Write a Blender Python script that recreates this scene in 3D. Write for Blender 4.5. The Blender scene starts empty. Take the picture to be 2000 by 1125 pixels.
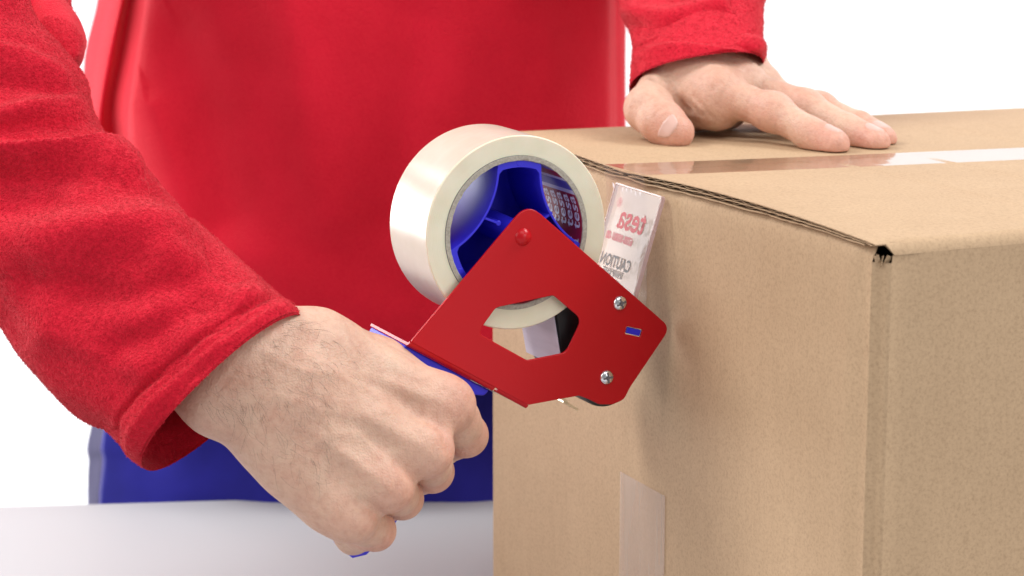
import bpy, bmesh, math, random
import numpy as np
from mathutils import Vector, Matrix, noise as mnoise
random.seed(7); rng = np.random.default_rng(7)
S = bpy.context.scene
COL = S.collection

# ------------------------------------------------------------------ camera
FPX = 4600.0                                   # focal length in pixels of a 2000 px wide frame
TILT = math.atan(912 / FPX)
CAMZ = 0.47
cam_d = bpy.data.cameras.new('camera'); cam = bpy.data.objects.new('camera', cam_d); COL.objects.link(cam)
cam.location = (0, 0, CAMZ); cam.rotation_euler = (math.pi / 2 - TILT, 0, 0)
cam_d.sensor_width = 36; cam_d.lens = FPX / 2000 * 36; cam_d.clip_start = 0.05; cam_d.clip_end = 60
cam_d.dof.use_dof = True; cam_d.dof.focus_distance = 1.18; cam_d.dof.aperture_fstop = 14
S.camera = cam
S.view_settings.view_transform = 'Standard'; S.view_settings.look = 'None'
S.view_settings.exposure = 0.0; S.view_settings.gamma = 1.0

# ------------------------------------------------------------------ world and lamps
W = bpy.data.worlds.new('World'); S.world = W; W.use_nodes = True
W.node_tree.nodes['Background'].inputs[0].default_value = (0.97, 0.98, 1.0, 1)
W.node_tree.nodes['Background'].inputs[1].default_value = 0.29

def softbox(name, loc, aim, sx, sy, power, col=(1, 1, 1)):
    d = bpy.data.lights.new(name, 'AREA'); d.shape = 'RECTANGLE'; d.size = sx; d.size_y = sy
    d.energy = power; d.color = col
    o = bpy.data.objects.new(name, d); COL.objects.link(o); o.location = loc
    o.rotation_euler = (Vector(aim) - Vector(loc)).to_track_quat('-Z', 'Y').to_euler()
    return o
AIM = (0.02, 1.25, 0.2)
softbox('softbox', (-1.45, 0.55, 0.95), AIM, 0.9, 1.1, 12.2, (1, 0.99, 0.97))
softbox('softbox', (-1.25, 2.25, 0.46), (0.0, 1.2, 0.25), 0.8, 0.95, 18, (1, 1, 1))
softbox('softbox', (0.25, 0.15, 1.75), AIM, 1.2, 0.8, 10.5, (1, 0.99, 0.98))
softbox('softbox', (1.35, -0.15, 0.75), AIM, 1.0, 1.2, 13, (0.98, 0.99, 1))
softbox('backdrop_lamp', (-2.5, 1.7, 3.2), (-0.4, 4.4, 0.3), 1.6, 1.6, 150)
softbox('backdrop_lamp', (2.5, 1.7, 3.2), (0.4, 4.4, 0.3), 1.6, 1.6, 150)

# ------------------------------------------------------------------ directions and helpers
_c, _s = math.cos(TILT), math.sin(TILT)
AX = np.array([1.0, 0, 0]); AF = np.array([0, _c, -_s]); AU = np.array([0, _s, _c]); CAM = np.array([0, 0, CAMZ])
TH = math.radians(24.5)
DE = np.array([-math.sin(TH), math.cos(TH), 0.0])   # along the end face of the box, away from the viewer
DR = np.array([math.cos(TH), math.sin(TH), 0.0])    # along the length of the box
DZ = np.array([0, 0, 1.0])
def ray(x, y): return AF + AX * (x - 1000) / FPX - AU * (y - 562.5) / FPX
def at(x, y, d): return CAM + ray(x, y) * d          # point of the photograph at a measured distance
def hit(x, y, p0, n):
    r = ray(x, y); return CAM + r * (np.dot(np.asarray(p0) - CAM, n) / np.dot(r, n))
def mm(x): return x * 0.001

def link(name, me, mat=None, parent=None, smooth=True):
    o = bpy.data.objects.new(name, me); COL.objects.link(o)
    if mat is not None:
        for m in (mat if isinstance(mat, (list, tuple)) else [mat]): me.materials.append(m)
    if parent is not None: o.parent = parent
    if smooth and len(me.polygons): me.polygons.foreach_set('use_smooth', np.ones(len(me.polygons), bool))
    return o
def mesh(name, v, f, mat=None, parent=None, smooth=True):
    me = bpy.data.meshes.new(name); me.from_pydata([tuple(map(float, p)) for p in v], [], [tuple(int(i) for i in q) for q in f]); me.update()
    return link(name, me, mat, parent, smooth)
def fast_mesh(name, v, quads, mat=None, parent=None):
    me = bpy.data.meshes.new(name); v = np.asarray(v, np.float32); q = np.asarray(quads, np.int32)
    me.vertices.add(len(v)); me.vertices.foreach_set('co', v.ravel())
    me.loops.add(q.size); me.loops.foreach_set('vertex_index', q.ravel())
    me.polygons.add(len(q)); k = q.shape[1]
    me.polygons.foreach_set('loop_start', np.arange(0, q.size, k, dtype=np.int32))
    me.polygons.foreach_set('loop_total', np.full(len(q), k, np.int32))
    me.update(calc_edges=True); me.validate()
    return link(name, me, mat, parent)
def bm_obj(name, bm, mat=None, parent=None, smooth=True, sharp=35):
    bmesh.ops.recalc_face_normals(bm, faces=bm.faces)
    me = bpy.data.meshes.new(name); bm.to_mesh(me); bm.free()
    o = link(name, me, mat, parent, smooth)
    if smooth: me.set_sharp_from_angle(angle=math.radians(sharp))
    return o
def empty(name, loc=(0, 0, 0)):
    o = bpy.data.objects.new(name, None); COL.objects.link(o); o.empty_display_size = 0.05
    return o
def tag(o, label=None, cat=None, kind=None, group=None):
    for k, v in (('label', label), ('category', cat), ('kind', kind), ('group', group)):
        if v: o[k] = v
    return o

# ------------------------------------------------------------------ materials
def new_mat(name):
    m = bpy.data.materials.new(name); m.use_nodes = True
    nt = m.node_tree; b = nt.nodes['Principled BSDF']
    return m, nt, b
def N(nt, t, **kw):
    n = nt.nodes.new(t)
    for k, v in kw.items(): setattr(n, k, v)
    return n
def setin(n, **kw):
    for k, v in kw.items():
        key = k.replace('_', ' ')
        s = n.inputs[key]
        s.default_value = (*v, 1) if isinstance(v, tuple) and len(v) == 3 and s.type == 'RGBA' else v
    return n
def noise_tex(nt, scale, detail=4, rough=.55, vec=None, dist=0):
    n = N(nt, 'ShaderNodeTexNoise'); setin(n, Scale=scale, Detail=detail, Roughness=rough, Distortion=dist)
    if vec is not None: nt.links.new(vec, n.inputs['Vector'])
    return n
def objvec(nt, scale=(1, 1, 1), rot=(0, 0, 0)):
    tc = N(nt, 'ShaderNodeTexCoord'); mp = N(nt, 'ShaderNodeMapping')
    mp.inputs['Scale'].default_value = scale; mp.inputs['Rotation'].default_value = rot
    nt.links.new(tc.outputs['Object'], mp.inputs['Vector']); return mp.outputs['Vector']
def ramp(nt, fac, stops):
    r = N(nt, 'ShaderNodeValToRGB'); nt.links.new(fac, r.inputs['Fac'])
    els = r.color_ramp.elements
    while len(els) < len(stops): els.new(0.5)
    for e, (p, c) in zip(els, stops): e.position = p; e.color = (*c, 1)
    return r.outputs['Color']
def bump(nt, b, height, strength, dist, prev=None):
    n = N(nt, 'ShaderNodeBump'); setin(n, Strength=strength, Distance=dist)
    nt.links.new(height, n.inputs['Height'])
    if prev is not None: nt.links.new(prev.outputs['Normal'], n.inputs['Normal'])
    nt.links.new(n.outputs['Normal'], b.inputs['Normal']); return n
def plain(name, col, rough=.5, metal=0, **kw):
    m, nt, b = new_mat(name); setin(b, Base_Color=col, Roughness=rough, Metallic=metal, **kw); return m

def fleece_mat(name):
    m, nt, b = new_mat(name); v = objvec(nt)
    big = noise_tex(nt, 26, 3, .5, v)
    nub = N(nt, 'ShaderNodeTexVoronoi'); setin(nub, Scale=700.0, Randomness=1.0)
    warp = noise_tex(nt, 300, 2, .6, v)
    add = N(nt, 'ShaderNodeVectorMath', operation='MULTIPLY_ADD')
    nt.links.new(warp.outputs['Color'], add.inputs[0]); add.inputs[1].default_value = (.004, .004, .004); nt.links.new(v, add.inputs[2])
    nt.links.new(add.outputs[0], nub.inputs['Vector'])
    fine = noise_tex(nt, 1100, 3, .7, v)
    c = ramp(nt, big.outputs['Fac'], [(.3, (.55, .0075, .025)), (.7, (.62, .0100, .032))])
    mix = N(nt, 'ShaderNodeMix', data_type='RGBA'); mix.inputs['B'].default_value = (.68, .024, .042, 1)
    mr = N(nt, 'ShaderNodeMapRange'); setin(mr, From_Min=.15, From_Max=.7, To_Min=.35, To_Max=0.0)
    nt.links.new(nub.outputs['Distance'], mr.inputs['Value']); nt.links.new(mr.outputs[0], mix.inputs['Factor'])
    nt.links.new(c, mix.inputs['A']); nt.links.new(mix.outputs['Result'], b.inputs['Base Color'])
    setin(b, Roughness=.95, Specular_IOR_Level=.1, Sheen_Weight=.28, Sheen_Roughness=.5, Sheen_Tint=(1, .45, .42))
    inv = N(nt, 'ShaderNodeMath', operation='MULTIPLY'); inv.inputs[1].default_value = -1
    nt.links.new(nub.outputs['Distance'], inv.inputs[0])
    b1 = bump(nt, b, inv.outputs[0], .32, .0011)
    bump(nt, b, fine.outputs['Fac'], .6, .0010, b1)
    return m
M = {}
M['fleece'] = fleece_mat('red_fleece')

def skin_mat():
    m, nt, b = new_mat('skin'); v = objvec(nt)
    vc = N(nt, 'ShaderNodeVertexColor', layer_name='blood')
    n1 = noise_tex(nt, 45, 4, .6, v); n2 = noise_tex(nt, 260, 4, .65, v)
    base = ramp(nt, n1.outputs['Fac'], [(.28, (.575, .320, .228)), (.5, (.62, .388, .284)), (.72, (.64, .430, .315))])
    mix = N(nt, 'ShaderNodeMix', data_type='RGBA'); mix.inputs['B'].default_value = (.62, .25, .19, 1)
    nt.links.new(vc.outputs['Color'], mix.inputs['Factor']); nt.links.new(base, mix.inputs['A'])
    sp = ramp(nt, n2.outputs['Fac'], [(.3, (.87, .80, .78)), (.55, (1, 1, 1)), (.75, (1.04, 1.03, 1.02))])
    mul = N(nt, 'ShaderNodeMix', data_type='RGBA', blend_type='MULTIPLY'); mul.inputs['Factor'].default_value = .8
    nt.links.new(mix.outputs['Result'], mul.inputs['A']); nt.links.new(sp, mul.inputs['B'])
    nt.links.new(mul.outputs['Result'], b.inputs['Base Color'])
    setin(b, Roughness=.48, Specular_IOR_Level=.4, Subsurface_Weight=.28, Subsurface_Scale=.005)
    b.inputs['Subsurface Radius'].default_value = (1, .35, .2)
    pores = N(nt, 'ShaderNodeTexVoronoi'); setin(pores, Scale=900.0); nt.links.new(v, pores.inputs['Vector'])
    vs = objvec(nt, (1.0, 1.0, .45), (.3, .5, .2))
    wr = noise_tex(nt, 420, 5, .65, vs, .6)
    b1 = bump(nt, b, pores.outputs['Distance'], .45, .0005)
    bump(nt, b, wr.outputs['Fac'], .45, .0009, b1)
    return m
M['skin'] = skin_mat()
M['nail'] = plain('nail', (.60, .375, .315), .36, Specular_IOR_Level=.45)
M['hair'] = plain('hair', (.07, .042, .028), .5)

def card_mat(name, dark=1.0):
    m, nt, b = new_mat(name); v = objvec(nt)
    n1 = noise_tex(nt, 7, 4, .6, v); n2 = noise_tex(nt, 620, 4, .75, v)
    vf = objvec(nt, (1, 1, .12)); n3 = noise_tex(nt, 210, 4, .6, vf)
    c = ramp(nt, n1.outputs['Fac'], [(.3, tuple(x * dark for x in (.435, .292, .175))), (.7, tuple(x * dark for x in (.48, .328, .200)))])
    sp = ramp(nt, n2.outputs['Fac'], [(.30, (.74, .71, .67)), (.5, (1, 1, 1)), (.76, (1.14, 1.14, 1.14))])
    mul = N(nt, 'ShaderNodeMix', data_type='RGBA', blend_type='MULTIPLY'); mul.inputs['Factor'].default_value = .8
    nt.links.new(c, mul.inputs['A']); nt.links.new(sp, mul.inputs['B'])
    st = ramp(nt, n3.outputs['Fac'], [(.3, (.95, .945, .94)), (.6, (1, 1, 1))])
    mul2 = N(nt, 'ShaderNodeMix', data_type='RGBA', blend_type='MULTIPLY'); mul2.inputs['Factor'].default_value = .7
    nt.links.new(mul.outputs['Result'], mul2.inputs['A']); nt.links.new(st, mul2.inputs['B'])
    nt.links.new(mul2.outputs['Result'], b.inputs['Base Color'])
    setin(b, Roughness=.72, Specular_IOR_Level=.25)
    w = noise_tex(nt, 22, 2, .5, v)
    b1 = bump(nt, b, w.outputs['Fac'], .25, .004)
    bump(nt, b, n2.outputs['Fac'], .15, .0004, b1)
    return m
M['card'] = card_mat('kraft_cardboard')
M['card_edge'] = card_mat('cut_cardboard', .97)
M['flute'] = card_mat('flute_paper', .78)

def trouser_mat():
    m, nt, b = new_mat('blue_twill'); v = objvec(nt, (1, 1, 1), (0, .8, 0))
    wv = N(nt, 'ShaderNodeTexWave'); setin(wv, Scale=420.0, Distortion=.4); nt.links.new(v, wv.inputs['Vector'])
    n = noise_tex(nt, 20, 3, .5, v)
    c = ramp(nt, n.outputs['Fac'], [(.3, (.010, .0095, .175)), (.7, (.016, .0155, .255))])
    nt.links.new(c, b.inputs['Base Color']); setin(b, Roughness=.8, Sheen_Weight=.1, Specular_IOR_Level=.2)
    bump(nt, b, wv.outputs['Fac'], .2, .0005); return m
M['trousers'] = trouser_mat()
M['trousers_side'] = plain('faded_blue_twill', (.030, .024, .085), .85)
M['stitch'] = plain('stitch_thread', (.22, .20, .36), .8)

def paint_red():
    m, nt, b = new_mat('red_powder_coat'); v = objvec(nt)
    n = noise_tex(nt, 330, 2, .5, v)
    setin(b, Base_Color=(.47, .0055, .011), Roughness=.27, Specular_IOR_Level=.26)
    bump(nt, b, n.outputs['Fac'], .12, .0006); return m
M['red'] = paint_red()
def blue_plastic():
    m, nt, b = new_mat('blue_plastic'); v = objvec(nt); n = noise_tex(nt, 240, 3, .5, v)
    setin(b, Base_Color=(.028, .022, .60), Roughness=.44, Specular_IOR_Level=.34)
    bump(nt, b, n.outputs['Fac'], .06, .0004); return m
M['blue'] = blue_plastic()
M['chrome'] = plain('zinc_steel', (.78, .78, .80), .22, 1.0)
M['brass'] = plain('plated_steel', (.72, .66, .52), .3, 1.0)
M['rubber'] = plain('black_rubber', (.012, .012, .013), .45)
M['text_red'] = plain('red_print', (.42, .008, .02), .5)
M['text_grey'] = plain('grey_print', (.07, .065, .07), .5)
M['text_pink'] = plain('pink_print', (.50, .07, .10), .5)
M['text_white'] = plain('white_print', (.75, .70, .74), .5)

def tape_side():
    m, nt, b = new_mat('tape_edge_layers'); v = objvec(nt)
    n = noise_tex(nt, 60, 3, .5, v)
    c = ramp(nt, n.outputs['Fac'], [(.3, (.69, .635, .475)), (.7, (.75, .70, .55))])
    nt.links.new(c, b.inputs['Base Color']); setin(b, Roughness=.4, Subsurface_Weight=.25, Subsurface_Scale=.004)
    # fine winding lines: rings round the roll axis
    tc = N(nt, 'ShaderNodeTexCoord'); sp = N(nt, 'ShaderNodeVectorMath', operation='LENGTH')
    mp = N(nt, 'ShaderNodeMapping'); mp.inputs['Scale'].default_value = (1, 1, 0)
    nt.links.new(tc.outputs['Object'], mp.inputs['Vector']); nt.links.new(mp.outputs[0], sp.inputs[0])
    n1 = N(nt, 'ShaderNodeTexNoise', noise_dimensions='1D'); setin(n1, Scale=2600.0, Detail=3.0)
    nt.links.new(sp.outputs['Value'], n1.inputs['W'])
    bump(nt, b, n1.outputs['Fac'], .25, .0004); return m
M['tape_side'] = tape_side()
def tape_face():
    m, nt, b = new_mat('tape_outer_face'); v = objvec(nt)
    v2 = objvec(nt, (.04, .04, 1)); n = noise_tex(nt, 330, 4, .6, v2)
    n2 = noise_tex(nt, 38, 4, .6, v)
    c = ramp(nt, n2.outputs['Fac'], [(.35, (.54, .48, .385)), (.65, (.59, .535, .44))])
    nt.links.new(c, b.inputs['Base Color'])
    setin(b, Roughness=.24, Specular_IOR_Level=.36, Subsurface_Weight=.15, Subsurface_Scale=.004)
    bump(nt, b, n.outputs['Fac'], .10, .0006); return m
M['tape_face'] = tape_face()
def core_mat():
    m, nt, b = new_mat('grey_paper_core'); v = objvec(nt); n = noise_tex(nt, 700, 4, .7, v)
    c = ramp(nt, n.outputs['Fac'], [(.3, (.27, .24, .20)), (.7, (.46, .42, .36))])
    nt.links.new(c, b.inputs['Base Color']); setin(b, Roughness=.85); bump(nt, b, n.outputs['Fac'], .5, .0006); return m
M['core'] = core_mat()
M['core_blue'] = plain('core_violet', (.17, .13, .36), .5, Specular_IOR_Level=.3)  # even violet tone round the left inside of the core
M['core_red'] = plain('core_print_red', (.33, .012, .02), .32)
M['core_white'] = plain('core_print_pale', (.62, .58, .68), .32)
M['core_stripe'] = plain('core_print_blue', (.09, .08, .36), .32)

def clear_film(name, tint, haze, hazecol, rough=.06, streak=None, spec=1.0):
    """clear plastic film: see-through, Fresnel gloss, and a share of milky white: air in the glue, and painted glare on the face strip"""
    m = bpy.data.materials.new(name); m.use_nodes = True; nt = m.node_tree; nt.nodes.clear()
    out = N(nt, 'ShaderNodeOutputMaterial')
    tr = N(nt, 'ShaderNodeBsdfTransparent'); tr.inputs[0].default_value = (*tint, 1)
    gl = N(nt, 'ShaderNodeBsdfGlossy'); gl.inputs['Roughness'].default_value = rough
    df = N(nt, 'ShaderNodeBsdfDiffuse'); df.inputs[0].default_value = (*hazecol, 1)
    mh = N(nt, 'ShaderNodeMixShader'); mg = N(nt, 'ShaderNodeMixShader')
    v = objvec(nt)
    if streak:
        n = noise_tex(nt, streak[0], 4, .6, objvec(nt, streak[1]))
        mr = N(nt, 'ShaderNodeMapRange'); setin(mr, From_Min=streak[2], From_Max=streak[3], To_Min=streak[4], To_Max=haze)
        nt.links.new(n.outputs['Fac'], mr.inputs['Value']); nt.links.new(mr.outputs[0], mh.inputs[0])
    else: mh.inputs[0].default_value = haze
    nt.links.new(tr.outputs[0], mh.inputs[1]); nt.links.new(df.outputs[0], mh.inputs[2])
    fr = N(nt, 'ShaderNodeLayerWeight'); fr.inputs['Blend'].default_value = .5
    pw = N(nt, 'ShaderNodeMath', operation='POWER'); pw.inputs[1].default_value = 4.5; nt.links.new(fr.outputs['Facing'], pw.inputs[0])
    ml = N(nt, 'ShaderNodeMath', operation='MULTIPLY_ADD'); ml.inputs[1].default_value = spec * .9; ml.inputs[2].default_value = spec * .04
    nt.links.new(pw.outputs[0], ml.inputs[0]); nt.links.new(ml.outputs[0], mg.inputs[0])
    nt.links.new(mh.outputs[0], mg.inputs[1]); nt.links.new(gl.outputs[0], mg.inputs[2])
    wn = noise_tex(nt, 55, 3, .5, v); bp = N(nt, 'ShaderNodeBump'); setin(bp, Strength=.12, Distance=.002)
    nt.links.new(wn.outputs['Fac'], bp.inputs['Height']); nt.links.new(bp.outputs[0], gl.inputs['Normal'])
    nt.links.new(mg.outputs[0], out.inputs[0]); return m
M['film_top'] = clear_film('clear_tape_top', (.96, .915, .89), .05, (.75, .62, .56), .05, None, 1.3)
M['film_edge'] = clear_film('clear_tape_edge', (.95, .90, .88), .06, (.72, .62, .57), .2, None, .12)
M['film_face'] = clear_film('clear_tape_face', (.97, .94, .92), .20, (.72, .69, .66), .25, (26, (1, 1, .18), .40, .56, .06), .12)  # streaky white haze paints the tape's glare over bubbly glue
M['film_low'] = clear_film('clear_tape_low', (.96, .93, .92), .36, (.68, .57, .49), .35, (60, (1, 1, .08), .3, .7, .20), .5)
M['acrylic'] = clear_film('clear_acrylic', (.95, .925, .925), .08, (.72, .66, .66), .05, None, .45)
M['acrylic_edge'] = clear_film('acrylic_cut_edge', (.90, .78, .78), .40, (.74, .62, .62), .1)
M['web'] = clear_film('hanging_tape', (.85, .83, .90), .86, (.60, .58, .68), .3, (90, (1, 1, .1), .35, .65, .70), .3)
M['table'] = plain('white_laminate', (.42, .424, .438), .55, Specular_IOR_Level=.3)
M['backdrop'] = plain('white_paper_backdrop', (.88, .88, .89), .9)

# ------------------------------------------------------------------ setting: backdrop and table
bm = bmesh.new()
prof = [(-1.5, -0.75)] + [(3.6, -0.75)] + [(3.6 + .9 * math.sin(a), -0.75 + .9 * (1 - math.cos(a))) for a in np.linspace(.1, math.pi / 2, 12)] + [(4.5, 4.2)]
rows = [[bm.verts.new((x, y, z)) for x in (-5, 5)] for y, z in prof]
for a, b in zip(rows, rows[1:]): bm.faces.new((a[0], a[1], b[1], b[0]))
tag(bm_obj('backdrop', bm, M['backdrop'], sharp=60), kind='structure')

# dispenser plane, tip and box frame
ROLL = at(1010, 455, 1.19)                                   # centre of the near face of the tape roll
TIP = hit(1301, 641, ROLL, DE)                               # nose of the dispenser
FACE = TIP + DR * .0008                                      # the end face of the box passes just in front of it
NC = hit(1716, 479, FACE, DR)                                # near top corner
ZT = NC[2]; BW = .427; BL = .62
def bx(r, e, z): return NC + DR * r + DE * (e * (1 - .19 * r)) + DZ * (z - ZT)  # box frame: r along length, e along end face, z height

# table
a = hit(0, 988, (0, 0, 0), DZ); b = hit(957, 960, (0, 0, 0), DZ); d = (b - a) / np.linalg.norm(b - a)
nrm = np.array([-d[1], d[0], 0])
bl, br = a - d * .75, b + d * .9
fl, fr = bl - nrm * 1.25, br - nrm * 1.25
table = empty('table')
bm = bmesh.new(); top = [bm.verts.new(p) for p in (bl, br, fr, fl)]; low = [bm.verts.new(p - DZ * .028) for p in (bl, br, fr, fl)]
bm.faces.new(top); bm.faces.new(low[::-1])
for i in range(4): bm.faces.new((top[i], low[i], low[(i + 1) % 4], top[(i + 1) % 4]))
bmesh.ops.bevel(bm, geom=list(bm.edges), offset=.003, segments=3, affect='EDGES')
bm_obj('table_top', bm, M['table'], table)
cen = (bl + br + fl + fr) / 4
for p in (bl, br, fl, fr):
    q = p + (cen - p) * .08; bm = bmesh.new()
    bmesh.ops.create_cone(bm, cap_ends=True, segments=20, radius1=.022, radius2=.028, depth=.71,
                          matrix=Matrix.Translation((q[0], q[1], -.029 - .355)))
    bm_obj('leg', bm, M['table'], table)
tag(table, 'white table under the cardboard box, its plain top seen at lower left', 'table')

# ------------------------------------------------------------------ cardboard box
box = empty('cardboard_box')
tag(box, 'brown corrugated cardboard box being taped shut on the white table', 'box')
SEAM = .243                                                  # where the two long flaps meet, under the tape
def bulge(e):                                                 # lift of the end edge of the flap (m)
    t = e / SEAM
    return .0034 * math.sin(math.pi * min(1, t)) ** .8 if t < 1 else .0022 * math.sin(math.pi * (t - 1) * SEAM / (BW - SEAM))
# body: four panels round a loop with soft creased corners, dense grid so that panels can bow a little
RC = .0072
def loop_pts():
    pts = []
    cs = [((0, 0), math.pi), ((BL, 0), -math.pi / 2), ((BL, BW), 0), ((0, BW), math.pi / 2)]
    cs = [((RC, RC), math.pi), ((BL - RC, RC), 1.5 * math.pi), ((BL - RC, BW - RC), 0), ((RC, BW - RC), .5 * math.pi)]
    return cs
lp = []
def seg(p, q, n):
    for t in np.linspace(0, 1, n, endpoint=False): lp.append((p[0] + (q[0] - p[0]) * t, p[1] + (q[1] - p[1]) * t))
def arc(c, a0):
    for t in np.linspace(0, 1, 6, endpoint=False):
        a = a0 + t * math.pi / 2; lp.append((c[0] + RC * math.cos(a), c[1] + RC * math.sin(a)))
arc((RC, RC), math.pi); lp.append((RC, 0)); seg((RC + .0007, 0), (BL - RC, 0), 70)
arc((BL - RC, RC), 1.5 * math.pi); seg((BL, RC), (BL, BW - RC), 20)
arc((BL - RC, BW - RC), 0); seg((BL - RC, BW), (RC, BW), 30)
arc((RC, BW - RC), math.pi / 2); seg((0, BW - RC), (0, RC + .0007), 70); lp.append((0, RC + .0006))
NCORN = len(lp)
zs = list(np.linspace(0.0005, ZT - .012, 46)) + [ZT - .0095, ZT - .0078, ZT - .0066, ZT - .0058, ZT - .0052]
V = []; 
for k, z in enumerate(zs):
    for (r, e) in lp:
        # scored crease: the board dips either side of the rounded corner; panels bow outward a touch
        de = e; dr = r
        q = bx(r, e, z)
        if r < .001 and e > RC:
            dip = -.0019 * math.exp(-((e - .0105) / .004) ** 2) + .0010 * math.exp(-((e - .0215) / .006) ** 2)
            bow = .0015 * math.sin(math.pi * min(1, e / BW)) * math.sin(math.pi * z / ZT)
            q = q - DR * (dip + bow * 0)
            if k >= 46: q = q + DR * (.0010 * (k - 45) ** 1.25 * .5)
        elif e < .001 and r > RC:
            q = q + DE * .0010 * math.exp(-((r - .0125) / .005) ** 2)
        elif r <= RC + .0005 and e <= RC + .0005:
            t_ = math.atan2(RC - e, RC - r) / (math.pi / 2)      # across the rounded corner: hollow in the middle
            q = q + (DE + DR) * (.0020 * math.sin(math.pi * t_) ** 2)
            if k >= 44: q = q - DZ * max(0, q[2] - (ZT - .0086))
        if r <= .001 and e > RC:                              # the top edge of the end panel follows the crushed flap above it
            tp = .32 + .40 * min(1, e / .12) * min(1, .35 + abs(e - SEAM) / .03)
            q = q + DZ * max(0, (z - (ZT - .03)) / .025) * (bulge(e) * .9 + .0052 * (1 - tp) - .0004)
        V.append(q)
n = len(lp); F = []
for k in range(len(zs) - 1):
    for i in range(n):
        F.append((k * n + i, k * n + (i + 1) % n, (k + 1) * n + (i + 1) % n, (k + 1) * n + i))
o = mesh('box_body', V, [f[::-1] for f in F], M['card'], box)

# top flaps: corrugated board = two liners with a fluted sheet between, their cut ends visible along the end face
def flap_sheet(name, e0, e1, z0, thick, mat, ne=90, nr=26, r0=-.0015, wave=None, parent=box, jag=0):
    V = []; F = []; top = []; 
    for side in (1, 0):
        for j in range(nr + 1):
            r = r0 + (BL - r0) * (j / nr) ** 2.2
            for i in range(ne + 1):
                e = e0 + (e1 - e0) * i / ne
                fall = math.exp(-r / .07)
                lift = bulge(e) * (.35 + .65 * fall)
                w = wave(e) * (1 if r < .05 else .2) if wave else 0
                jr = jag * mnoise.noise(Vector((e * 260, z0 * 900, 3))) if j == 0 else 0
                tp = .32 + .40 * min(1, e / .12) * min(1, .35 + abs(e - SEAM) / .03)   # board crushed towards the corner and the seam
                z = ZT + (z0 - ZT) * tp + lift + w * tp + (thick if side else 0)
                if e < .006: z -= (.006 - e) ** 2 / .006 * .86 * min(1, max(0, (r - .0050) / .0022))          # rolls over the long edge
                if e > BW - .006: z -= (e - BW + .006) ** 2 / .006 * .8
                V.append(bx(r + jr, e, z))
    m = (nr + 1) * (ne + 1); c = ne + 1
    for j in range(nr):
        for i in range(ne):
            q = (j * c + i, j * c + i + 1, (j + 1) * c + i + 1, (j + 1) * c + i)
            F.append(q); F.append(tuple(m + x for x in q[::-1]))
    for i in range(ne): F.append((i, m + i, m + i + 1, i + 1)); k = nr * c; F.append((k + i, k + i + 1, m + k + i + 1, m + k + i))
    for j in range(nr): k = j * c; F.append((k, k + c, m + k + c, m + k)); k = j * c + ne; F.append((k, m + k, m + k + c, k + c))
    bm = bmesh.new(); vs = [bm.verts.new(p) for p in V]
    for f in F: bm.faces.new([vs[i] for i in f])
    return bm_obj(name, bm, mat, parent, sharp=50)
def wv(amp, per, ph=0, drift=.0004):
    return lambda e: amp * math.sin(2 * math.pi * e / per + ph) + drift * mnoise.noise(Vector((e * 55, ph, 0)))
for nm, e0, e1 in (('flap', .0, SEAM - .0006), ('flap', SEAM + .0006, BW)):
    fl_ = flap_sheet(nm, e0, e1, ZT - .0004, .0005, M['card'], wave=wv(0, .01, 0, .0002), jag=.0004)
    flap_sheet('fluting', e0 + .004, e1 - .003, ZT - .0021, .00035, M['flute'], ne=240, nr=10, wave=wv(.00055, .0118, e0 * 40, .0009), parent=fl_, r0=-.0005, jag=.0006)
    flap_sheet('liner', e0 + .003, e1 - .002, ZT - .0035, .0004, M['card_edge'], wave=wv(0, .01, 1, .0005), parent=fl_, r0=-.0012, jag=.0009)
    flap_sheet('fluting', e0 + .005, e1 - .004, ZT - .0049, .0003, M['flute'], ne=240, nr=10, wave=wv(.0005, .0135, 2, .0009), parent=fl_, r0=.0003, jag=.0006)
tag(flap_sheet('minor_flap', .010, BW - .008, ZT - .0068, .0006, M['card_edge'], wave=wv(0, .01, 4, .0009), r0=-.0008, jag=.0010))
# score lines pressed into the top, parallel to the end face: low ridges of real paper
for r_ in (.118, .175, .262):
    V = []; F = []
    for i in range(61):
        e = .009 + (SEAM - .014) * i / 60 if r_ < .25 else .009 + (BW - .02) * i / 60
        lift = bulge(e) * (.35 + .65 * math.exp(-r_ / .07)) + .0001
        for dr_, h in ((-.004, 0), (-.0012, .00045), (0, .00004), (.0012, .00045), (.004, 0)):
            V.append(bx(r_ + dr_ + .0004 * mnoise.noise(Vector((e * 30, r_, 0))), e, ZT + lift + h + .00003))
    for i in range(60):
        for k in range(4): F.append((i * 5 + k, i * 5 + k + 1, i * 5 + k + 6, i * 5 + k + 5))
    mesh('score_line', V, F, M['card'], box)
# torn notch at the near corner: short board ends
for k, (r_, e_, h_, rot) in enumerate([(.0030, .0048, .0058, .2), (.0046, .0040, .005, -.3), (.0064, .0026, .0056, .1), (.0030, .0070, .0058, -.15)]):
    bm = bmesh.new(); bmesh.ops.create_cube(bm, size=1)
    bmesh.ops.scale(bm, vec=(.0004, .0024, h_), verts=bm.verts)
    bmesh.ops.rotate(bm, cent=(0, 0, 0), matrix=Matrix.Rotation(TH + (0 if k % 2 else 1.2) + rot, 3, 'Z'), verts=bm.verts)
    bmesh.ops.rotate(bm, cent=(0, 0, 0), matrix=Matrix.Rotation((.35, -.4, .2, -.3)[k], 3, 'X') @ Matrix.Rotation((-.3, .25, .4, .1)[k], 3, 'Y'), verts=bm.verts)
    bmesh.ops.translate(bm, vec=Vector(bx(r_, e_, ZT - .0082)), verts=bm.verts)
    bm_obj('torn_board_end', bm, M['flute' if k % 2 else 'card_edge'], box, smooth=False)

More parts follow.
